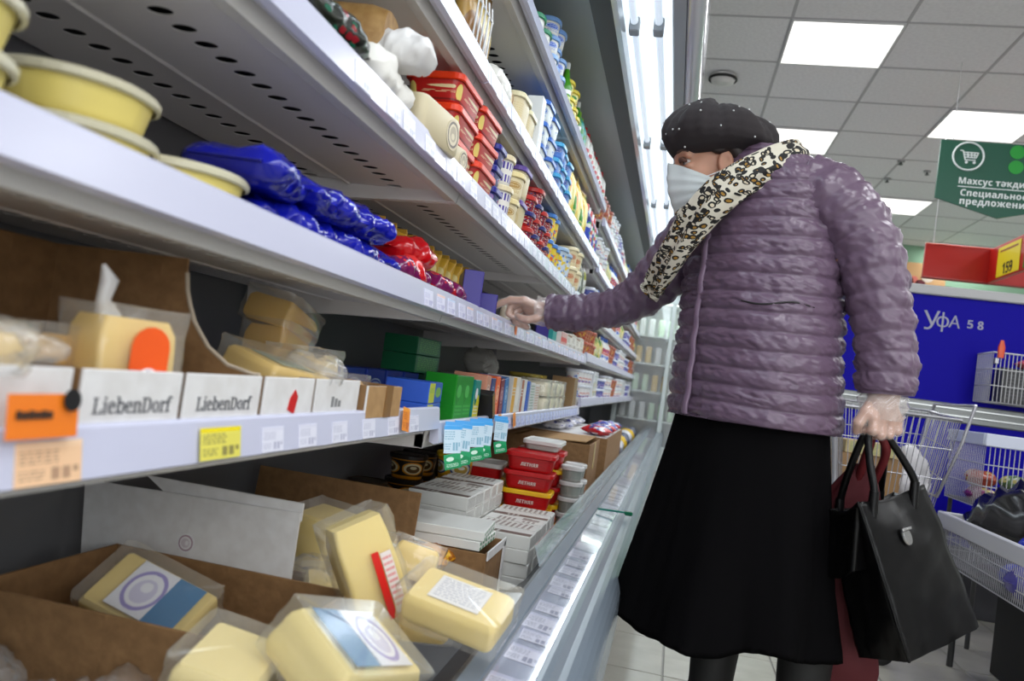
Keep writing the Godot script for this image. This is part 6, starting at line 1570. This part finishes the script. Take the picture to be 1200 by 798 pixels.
	for i in nrow + 1:
		var y = lerpf(0.855, 1.532, float(i) / nrow)
		var row = PackedVector3Array()
		for j in 180:
			var a = TAU * j / 180
			var yy = y + 0.010 * sin(a) * smoothstep(0.86, 1.0, y) + 0.006 * sin(2 * a + 1.0)
			var q = quilt((yy - 0.857) / 0.0445)
			var base = torso_point(y, a)
			var w = jn.get_noise_3d(base.x * 24 + base.y * 30, base.y * 26 - base.x * 30, base.z * 24) + 0.5 * jn.get_noise_3d(base.x * 60 - base.y * 70, base.y * 50 + base.x * 60, base.z * 60)
			var dg = base.x * 0.8 - base.z * 0.6
			var cr = 1.0 - absf(jn.get_noise_2d(dg * 17 - base.y * 34, base.y * 16 + dg * 9)) * 3.2
			var rid = maxf(0.0, cr) * 0.0045 * smoothstep(-0.1, 0.25, jn.get_noise_3d(base.x * 7 + 9, base.y * 9, base.z * 7))
			var big = 0.010 * jn.get_noise_3d(base.x * 5, base.y * 3, base.z * 5)
			var pf = 0.0115 * (q - 0.55) + w * 0.0055 * q + big - rid * q
			var pt = torso_point(y, a, pf)
			row.append(pt)
		jrows.append(row)
	var jacket := part(p, "jacket", skin(jrows, true), jm, -inv)
	var zip = []; 
	for i in 60:
		zip.append(torso_point(lerpf(0.86, 1.44, i / 59.0), PI / 2, 0.006))
	var zst = begin(true)
	var zrows = []
	for i in zip.size():
		var row = PackedVector3Array()
		for k in 10:
			var a = TAU * k / 10
			row.append(zip[i] + LF * 0.011 * cos(a) + FW * (0.006 * sin(a) + 0.002 * sin(i * 0.8)))
		zrows.append(row)
	add_skin(zst, zrows, true, true, true)
	part(jacket, "zip_placket", done(zst), mt(Color(0.46, 0.38, 0.46), 0.35))
	var pk = []
	for i in 20:
		var a = lerpf(0.98, 0.10, i / 19.0)
		pk.append(torso_point(1.135 - 0.006 * sin(i * 0.33), a, 0.006))
	part(jacket, "pocket_zip", tube(pk, 0.0024, 6), mt(Color(0.10, 0.08, 0.09), 0.5))
	var col = []
	for i in 13:
		var v = i / 12.0
		var row = PackedVector3Array()
		for j in 60:
			var a = TAU * j / 60
			var pt = torso_point(1.515, a)
			var c = V(0.137, 1.515, 2.075)
			row.append(c + (pt - c) * (1.0 - 0.34 * v) + Vector3(-0.012 * v, 0.010 * v, 0) + (pt - c).normalized() * 0.010 * sin(PI * v))
		col.append(row)
	part(jacket, "collar", skin(col, true), jm)
	# sleeves
	var lp = curve([V(0.235, 1.425, 1.975), V(0.305, 1.395, 1.945), V(0.382, 1.295, 1.925), V(0.428, 1.150, 1.920), V(0.452, 1.05, 1.918), V(0.458, 0.965, 1.918)], 110)
	var lr = []
	for i in lp.size():
		var f = float(i) / (lp.size() - 1)
		lr.append(lerpf(0.086, 0.064, smoothstep(0.0, 0.75, f)) * (1.0 if f > 0.06 else 0.55 + 7.5 * f) * (1.0 if f < 0.975 else 0.94))
	part(p, "sleeve", sleeve(lp, lr, 0.046, jn), jm, -inv)
	var rp = curve([V(0.09, 1.395, 2.19), V(0.01, 1.335, 2.225), V(-0.075, 1.225, 2.255), V(-0.165, 1.140, 2.28), V(-0.28, 1.103, 2.31), V(-0.392, 1.094, 2.326)], 110)
	var rr = []
	for i in rp.size():
		var f = float(i) / (rp.size() - 1)
		rr.append(lerpf(0.092, 0.052, smoothstep(0.1, 0.75, f)) * (1.0 if f > 0.06 else 0.55 + 7.5 * f))
	part(p, "sleeve", sleeve(rp, rr, 0.050, jn, 0.0075), jm, -inv)
	# skirt
	var sn := FastNoiseLite.new()
	sn.seed = 33; sn.frequency = 1.2
	var srows = []
	for i in 41:
		var v = i / 40.0
		var row = PackedVector3Array()
		for j in 120:
			var a = TAU * j / 120
			var fold = 0.022 * v * v * sin(a * 7 + 0.6 + 0.7 * sin(a * 2)) + 0.012 * v * sn.get_noise_2d(cos(a) * 3, sin(a) * 3 + v)
			var ra = lerpf(0.198, 0.262, v) + fold; var rb = lerpf(0.158, 0.252, v) + fold
			var y = lerpf(0.93, 0.352 + 0.016 * sin(a * 3 + 1.0) + 0.008 * sin(a * 7), v)
			row.append(V(lerpf(0.190, 0.182, v), y, lerpf(2.06, 2.07, v)) + LF * cos(a) * ra + FW * sin(a) * rb)
		srows.append(row)
	for j in 1:
		var row = PackedVector3Array()
		for q in srows[40]: row.append(V(0.182, 0, 2.07) * Vector3(1, 0, 1) + (q - V(0.182, 0, 2.07)) * Vector3(0.97, 1, 0.97) + Vector3(0, 0.02, 0))
		srows.append(row)
	var cloth_m := StandardMaterial3D.new()
	cloth_m.albedo_color = Color(0.05, 0.047, 0.052)
	cloth_m.roughness = 1.0
	cloth_m.metallic_specular = 0.12
	part(p, "skirt", skin(srows, true), cloth_m, -inv)
	# boots
	for s in [[0.37, 2.01], [0.175, 2.12]]:
		var c = V(s[0], 0, s[1])
		var rows = []
		for q in [[0.0, 0.045, 0.130, 0.055], [0.02, 0.047, 0.134, 0.055], [0.05, 0.044, 0.118, 0.045], [0.08, 0.042, 0.085, 0.022], [0.12, 0.044, 0.058, 0.0], [0.20, 0.050, 0.056, -0.004], [0.30, 0.058, 0.062, -0.006], [0.36, 0.060, 0.064, -0.006]]:
			var row = PackedVector3Array()
			for j in 28:
				var a = TAU * j / 28
				row.append(c + Vector3(0, q[0], 0) + LF * cos(a) * q[1] + FW * (sin(a) * q[2] + q[3]))
			rows.append(row)
		var bt := part(p, "boot", skin(rows, true, true, true), mt(Color(0.02, 0.02, 0.022), 0.6), -inv)
		part(bt, "sole", skin([rows[0], rows[0]].map(func(r): return r) if false else [_shift(rows[0], 0.0005, 1.02, c), _shift(rows[0], 0.016, 1.03, c)], true, true, true), mt(Color(0.02, 0.02, 0.02), 0.8))
	scarf(p, inv)

func _shift(r, dy, k, c) -> PackedVector3Array:
	var o = PackedVector3Array()
	for q in r: o.append(c + (q - c) * Vector3(k, 1, k) + Vector3(0, dy, 0))
	return o

func leopard() -> StandardMaterial3D:
	var im := Image.create(384, 384, false, Image.FORMAT_RGB8)
	im.fill(Color(0.80, 0.78, 0.71))
	var r := RandomNumberGenerator.new()
	r.seed = 77
	for i in 210:
		var x = r.randi_range(0, 383); var y = r.randi_range(0, 383)
		var rx = r.randi_range(9, 19); var ry = r.randi_range(8, 16)
		for w in [Vector2i(0, 0), Vector2i(384, 0), Vector2i(-384, 0), Vector2i(0, 384), Vector2i(0, -384)]:
			_ell(im, x + w.x, y + w.y, rx, ry, Color(0.05, 0.045, 0.04))
			if i % 3 != 0:
				_ell(im, x + w.x + 2, y + w.y - 1, maxi(2, rx - 7), maxi(2, ry - 7), Color(0.60, 0.45, 0.16) if i % 2 else Color(0.80, 0.76, 0.66))
	var m := StandardMaterial3D.new()
	m.albedo_texture = ImageTexture.create_from_image(im)
	m.uv1_scale = Vector3(1.5, 3.9, 1)
	m.roughness = 0.75
	return m

func scarf(p, inv):
	var lm = leopard()
	var n := FastNoiseLite.new()
	n.seed = 9; n.frequency = 1.0
	var band = func(pts: Array, widths: Array, thick: float, axis: Vector3):
		var path = curve(pts, 70)
		var rows = []
		for i in path.size():
			var f = float(i) / (path.size() - 1)
			var t = (path[mini(i + 1, path.size() - 1)] - path[maxi(i - 1, 0)]).normalized()
			var out = (path[i] - axis); out.y *= 0.3
			out = (out - t * out.dot(t)).normalized()
			path[i] += out * (0.010 + 0.016 * smoothstep(0.55, 0.1, f))
			var w = t.cross(out).normalized()
			var k = f * (widths.size() - 1); var ki = mini(int(k), widths.size() - 2)
			var hw = lerpf(widths[ki], widths[ki + 1], k - ki)
			var row = PackedVector3Array()
			for j in 44:
				var a = TAU * j / 44
				var cx = cos(a) * hw
				var fold = 0.010 * n.get_noise_2d(cx * 60, f * 5.0) + 0.006 * sin(cx * 110 + f * 7.0)
				row.append(path[i] + w * cx + out * (sin(a) * thick + fold * (1.0 if sin(a) > 0 else 0.3)))
			rows.append(row)
		return skin(rows, true, true, true)
	var axis = V(0.13, 1.42, 2.08)
	var sc := part(p, "scarf", band.call([V(0.150, 1.490, 2.175), V(0.208, 1.506, 2.10), V(0.196, 1.492, 1.968), V(0.116, 1.438, 1.914), V(0.045, 1.378, 1.912), V(-0.002, 1.312, 1.946), V(-0.036, 1.255, 1.985), V(-0.062, 1.200, 2.045), V(-0.080, 1.170, 2.07)], [0.046, 0.054, 0.046, 0.042, 0.047, 0.047, 0.045, 0.042, 0.040], 0.030, axis), lm, -inv)
	part(sc, "scarf_end", band.call([V(0.150, 1.49, 2.175), V(0.07, 1.475, 2.19), V(0.0, 1.43, 2.14), V(-0.03, 1.36, 2.06), V(-0.025, 1.30, 2.01), V(-0.05, 1.22, 2.06)], [0.045, 0.05, 0.05, 0.05, 0.045, 0.04], 0.022, axis), lm)

func bags():
	var leather := StandardMaterial3D.new()
	leather.albedo_color = Color(0.035, 0.033, 0.036)
	leather.roughness = 0.30
	leather.metallic_specular = 0.36
	var n := FastNoiseLite.new()
	n.seed = 3; n.frequency = 1.0
	var b = thing("handbag", "large black leather handbag with a silver clasp hanging from her left hand", "handbag", V(0.53, 0.42, 1.93))
	var inv = b.position
	# corners: left, near middle, right, back; foot and rim
	var lo = [V(0.465, 0.372, 1.95), V(0.541, 0.415, 1.82), V(0.730, 0.482, 1.98), V(0.655, 0.440, 2.11)]
	var hi = [V(0.368, 0.690, 1.95), V(0.408, 0.727, 1.83), V(0.585, 0.776, 1.98), V(0.545, 0.740, 2.09)]
	var rows = []
	for i in 33:
		var v = i / 32.0
		var row = PackedVector3Array()
		var q = []
		for k in 4: q.append(lo[k].lerp(hi[k], v))
		var c = (q[0] + q[1] + q[2] + q[3]) / 4
		for k in 4:
			for j in 14:
				var f = j / 14.0
				var pt = q[k].lerp(q[(k + 1) % 4], f)
				var d = (pt - c); d.y = 0
				var corner = pow(absf(f * 2 - 1), 8)
				var fold = 0.0
				if k == 0 or k == 2: fold = -0.020 * sin(PI * f) * v
				else: fold = 0.006 * sin(PI * f) * sin(PI * v) - 0.012 * sin(PI * f) * pow(v, 6)
				pt += d.normalized() * (fold - 0.006 * corner + 0.006 * n.get_noise_3d(pt.x * 14, pt.y * 9, pt.z * 14))
				if i < 3: pt += (c - pt) * Vector3(1, 0, 1) * 0.03 * (3 - i) / 3.0
				pt.y -= 0.012 * sin(PI * f) * pow(v, 8)
				row.append(pt)
		rows.append(row)
	# turn the rim inwards so that the mouth has depth
	for s in [[0.965, 0.0], [0.955, -0.05], [0.93, -0.15]]:
		var row = PackedVector3Array()
		var c = (hi[0] + hi[1] + hi[2] + hi[3]) / 4
		for q in rows[32]: row.append(c + (q - c) * Vector3(s[0], 1, s[0]) + Vector3(0, s[1], 0))
		rows.append(row)
	part(b, "body", skin(rows, true, true, true), leather, -inv)
	part(b, "edge_piping", tube(range(33).map(func(i): return rows[i][14] + (rows[i][14] - rows[i][42]).normalized() * 0.001), 0.003, 6), leather, -inv)
	var hand = V(0.458, 0.884, 1.905)
	var at_rim = func(k, f): return hi[k].lerp(hi[(k + 1) % 4], f)
	for s in 2:
		var e0 = at_rim.call([1, 3][s], 0.22); var e1 = at_rim.call([1, 3][s], 0.80)
		if s == 1:
			var tmp = e0; e0 = e1; e1 = tmp
		var h0 = hand + FW * 0.028 - LF * (0.008 + 0.012 * s); var h1 = hand - FW * 0.026 - LF * (0.008 + 0.012 * s)
		var path = curve([e0 - Vector3(0, 0.05, 0), e0 + Vector3(0, 0.01, 0), e0.lerp(h0, 0.5) + Vector3(-0.004, 0, 0), h0 - Vector3(0, 0.012, 0), (h0 + h1) / 2 + Vector3(0, 0.010, 0), h1 - Vector3(0, 0.012, 0), e1.lerp(h1, 0.5) + Vector3(0.004, 0, 0), e1 + Vector3(0, 0.01, 0), e1 - Vector3(0, 0.05, 0)], 56)
		part(b, "strap", tube(path, 0.0085, 10), leather, -inv)
		for e in [e0, e1]:
			part(b, "strap_tab", tube([e - Vector3(0, 0.06, 0), e + Vector3(0, 0.015, 0)], [0.012, 0.010], 8), leather, -inv)
	# clasp on the front face
	var fu = (lo[2].lerp(hi[2], 0.6) - lo[1].lerp(hi[1], 0.6)).normalized()
	var fvv = (hi[1] + hi[2] - lo[1] - lo[2]).normalized()
	var fnn = fu.cross(fvv).normalized()
	if fnn.z < 0: fnn = -fnn
	var mid = lo[1].lerp(hi[1], 0.72).lerp(lo[2].lerp(hi[2], 0.72), 0.42)
	var cl := part(b, "clasp", skin([_oval(0.013, 0.020, 0.0), _oval(0.014, 0.021, 0.003), _oval(0.011, 0.018, 0.006)].map(func(r): return r), true, true, true), mt(Color(0.70, 0.70, 0.70), 0.22, 0.9))
	cl.transform = Transform3D(Basis(fu, fvv, fnn), mid + fnn * 0.008 - inv)
	part(cl, "turn_lock", cbox(0.030, 0.007, 0.006, 0.002), mt(Color(0.78, 0.78, 0.78), 0.2, 0.9), Vector3(0, 0.012, 0.008))
	# maroon cloth bag behind it
	var mb = thing("cloth_bag", "maroon cloth bag hanging behind the black handbag", "bag", V(0.43, 0.30, 2.03))
	rows = []
	var spec = [[0.80, 0.450, 2.00, 0.022, 0.016], [0.74, 0.440, 2.01, 0.05, 0.022], [0.68, 0.430, 2.02, 0.075, 0.030], [0.55, 0.432, 2.03, 0.085, 0.036], [0.42, 0.445, 2.04, 0.085, 0.038], [0.32, 0.460, 2.04, 0.085, 0.032], [0.275, 0.468, 2.04, 0.07, 0.016]]
	for i in 43:
		var f = i / 42.0 * (spec.size() - 1)
		var k = mini(int(f), spec.size() - 2)
		var s = []
		for q in 5: s.append(lerpf(spec[k][q], spec[k + 1][q], f - k))
		var row = PackedVector3Array()
		for j in 48:
			var a = TAU * j / 48
			var w = 1.0 + 0.10 * sin(a * 6 + 1.0) * (1.0 - i / 42.0) + 0.08 * n.get_noise_3d(cos(a) * 2, sin(a) * 2, i * 0.1)
			row.append(V(s[1], s[0], s[2]) + Vector3(cos(a) * s[3] * w, 0, sin(a) * s[4] * w))
		rows.append(row)
	part(mb, "sack", skin(rows, true, true, true), mt(Color(0.30, 0.025, 0.07), 0.75), -mb.position)
	part(mb, "handle", tube(curve([V(0.440, 0.76, 2.0), V(0.445, 0.84, 1.95), hand - LF * 0.022, V(0.480, 0.84, 1.94), V(0.475, 0.76, 2.0)], 24), 0.010, 8), mt(Color(0.36, 0.03, 0.06), 0.7), -mb.position)

func _oval(rx, ry, z) -> PackedVector3Array:
	var o = PackedVector3Array()
	for j in 20: o.append(Vector3(rx * cos(TAU * j / 20), ry * sin(TAU * j / 20), z))
	return o

# ---------------------------------------------------------------- skins from joined capsules (surface nets)
var fv: PackedFloat32Array
var fn: Vector3i
var fo: Vector3
var fc: float

func field(lo: Vector3, hi: Vector3, cell: float):
	fc = cell; fo = lo
	fn = Vector3i(((hi - lo) / cell).ceil()) + Vector3i.ONE
	fv = PackedFloat32Array()
	fv.resize(fn.x * fn.y * fn.z)
	fv.fill(1.0)

func _range(lo: Vector3, hi: Vector3) -> Array:
	var a = Vector3i(((lo - fo) / fc).floor()).clamp(Vector3i.ZERO, fn - Vector3i.ONE)
	var b = Vector3i(((hi - fo) / fc).ceil()).clamp(Vector3i.ZERO, fn - Vector3i.ONE)
	return [a, b]

func capsule(a: Vector3, b: Vector3, ra: float, rb: float, k: float):
	var m = maxf(ra, rb) + k + fc * 2.5
	var g = _range(a.min(b) - Vector3.ONE * m, a.max(b) + Vector3.ONE * m)
	var ab = b - a
	var l2 = maxf(ab.length_squared(), 1e-9)
	for z in range(g[0].z, g[1].z + 1):
		for y in range(g[0].y, g[1].y + 1):
			var i = (z * fn.y + y) * fn.x
			for x in range(g[0].x, g[1].x + 1):
				var p = fo + Vector3(x, y, z) * fc - a
				var t = clampf(p.dot(ab) / l2, 0.0, 1.0)
				var d = (p - ab * t).length() - lerpf(ra, rb, t)
				var e = fv[i + x]
				var h = maxf(k - absf(d - e), 0.0)
				fv[i + x] = minf(d, e) - h * h * 0.25 / k

func ellipsoid(c: Vector3, r: Vector3, b: Basis, k: float, cut := false):
	var m = maxf(r.x, maxf(r.y, r.z)) + k + fc * 2.5
	var g = _range(c - Vector3.ONE * m, c + Vector3.ONE * m)
	var inv = b.transposed()
	for z in range(g[0].z, g[1].z + 1):
		for y in range(g[0].y, g[1].y + 1):
			var i = (z * fn.y + y) * fn.x
			for x in range(g[0].x, g[1].x + 1):
				var p = inv * (fo + Vector3(x, y, z) * fc - c)
				var q = p / r
				var k0 = q.length()
				var k1 = (q / r).length()
				var d = k0 * (k0 - 1.0) / maxf(k1, 1e-6)
				var e = fv[i + x]
				if cut:
					d = -d
					var h = maxf(k - absf(d - e), 0.0)
					fv[i + x] = maxf(d, e) + h * h * 0.25 / k
				else:
					var h = maxf(k - absf(d - e), 0.0)
					fv[i + x] = minf(d, e) - h * h * 0.25 / k

func nets(st: SurfaceTool, iso := 0.0):
	var at := {}
	var pts = PackedVector3Array()
	var sx = 1; var sy = fn.x; var sz = fn.x * fn.y
	var co = [0, sx, sy, sx + sy, sz, sx + sz, sy + sz, sx + sy + sz]
	var cp = [Vector3(0, 0, 0), Vector3(1, 0, 0), Vector3(0, 1, 0), Vector3(1, 1, 0), Vector3(0, 0, 1), Vector3(1, 0, 1), Vector3(0, 1, 1), Vector3(1, 1, 1)]
	var ed = [[0, 1], [2, 3], [4, 5], [6, 7], [0, 2], [1, 3], [4, 6], [5, 7], [0, 4], [1, 5], [2, 6], [3, 7]]
	var cells = []
	for z in fn.z - 1:
		for y in fn.y - 1:
			var i0 = z * sz + y * sy
			for x in fn.x - 1:
				var i = i0 + x
				var near = fv[i] - iso
				if absf(near) > fc * 2.0: continue
				var inside = 0
				for k in 8:
					if fv[i + co[k]] < iso: inside += 1
				if inside == 0 or inside == 8: continue
				var s = Vector3.ZERO; var n = 0
				for e in ed:
					var a = fv[i + co[e[0]]] - iso; var b = fv[i + co[e[1]]] - iso
					if (a < 0.0) != (b < 0.0):
						s += cp[e[0]].lerp(cp[e[1]], a / (a - b)); n += 1
				at[i] = pts.size()
				pts.append(fo + (Vector3(x, y, z) + s / n) * fc)
				cells.append(i)
	st.set_smooth_group(0)
	for i in cells:
		for ax in 3:
			var step = [sx, sy, sz][ax]; var u = [sy, sz, sx][ax]; var v = [sz, sx, sy][ax]
			var a = fv[i] < iso; var b = fv[i + step] < iso
			if a == b: continue
			if not (at.has(i - u) and at.has(i - v) and at.has(i - u - v)): continue
			var q = [pts[at[i]], pts[at[i - u]], pts[at[i - u - v]], pts[at[i - v]]]
			# clockwise seen from outside; outside lies along +ax when this end is inside
			for o in ([0, 2, 1, 0, 3, 2] if not a else [0, 1, 2, 0, 2, 3]):
				st.set_uv(Vector2.ZERO); st.add_vertex(q[o])
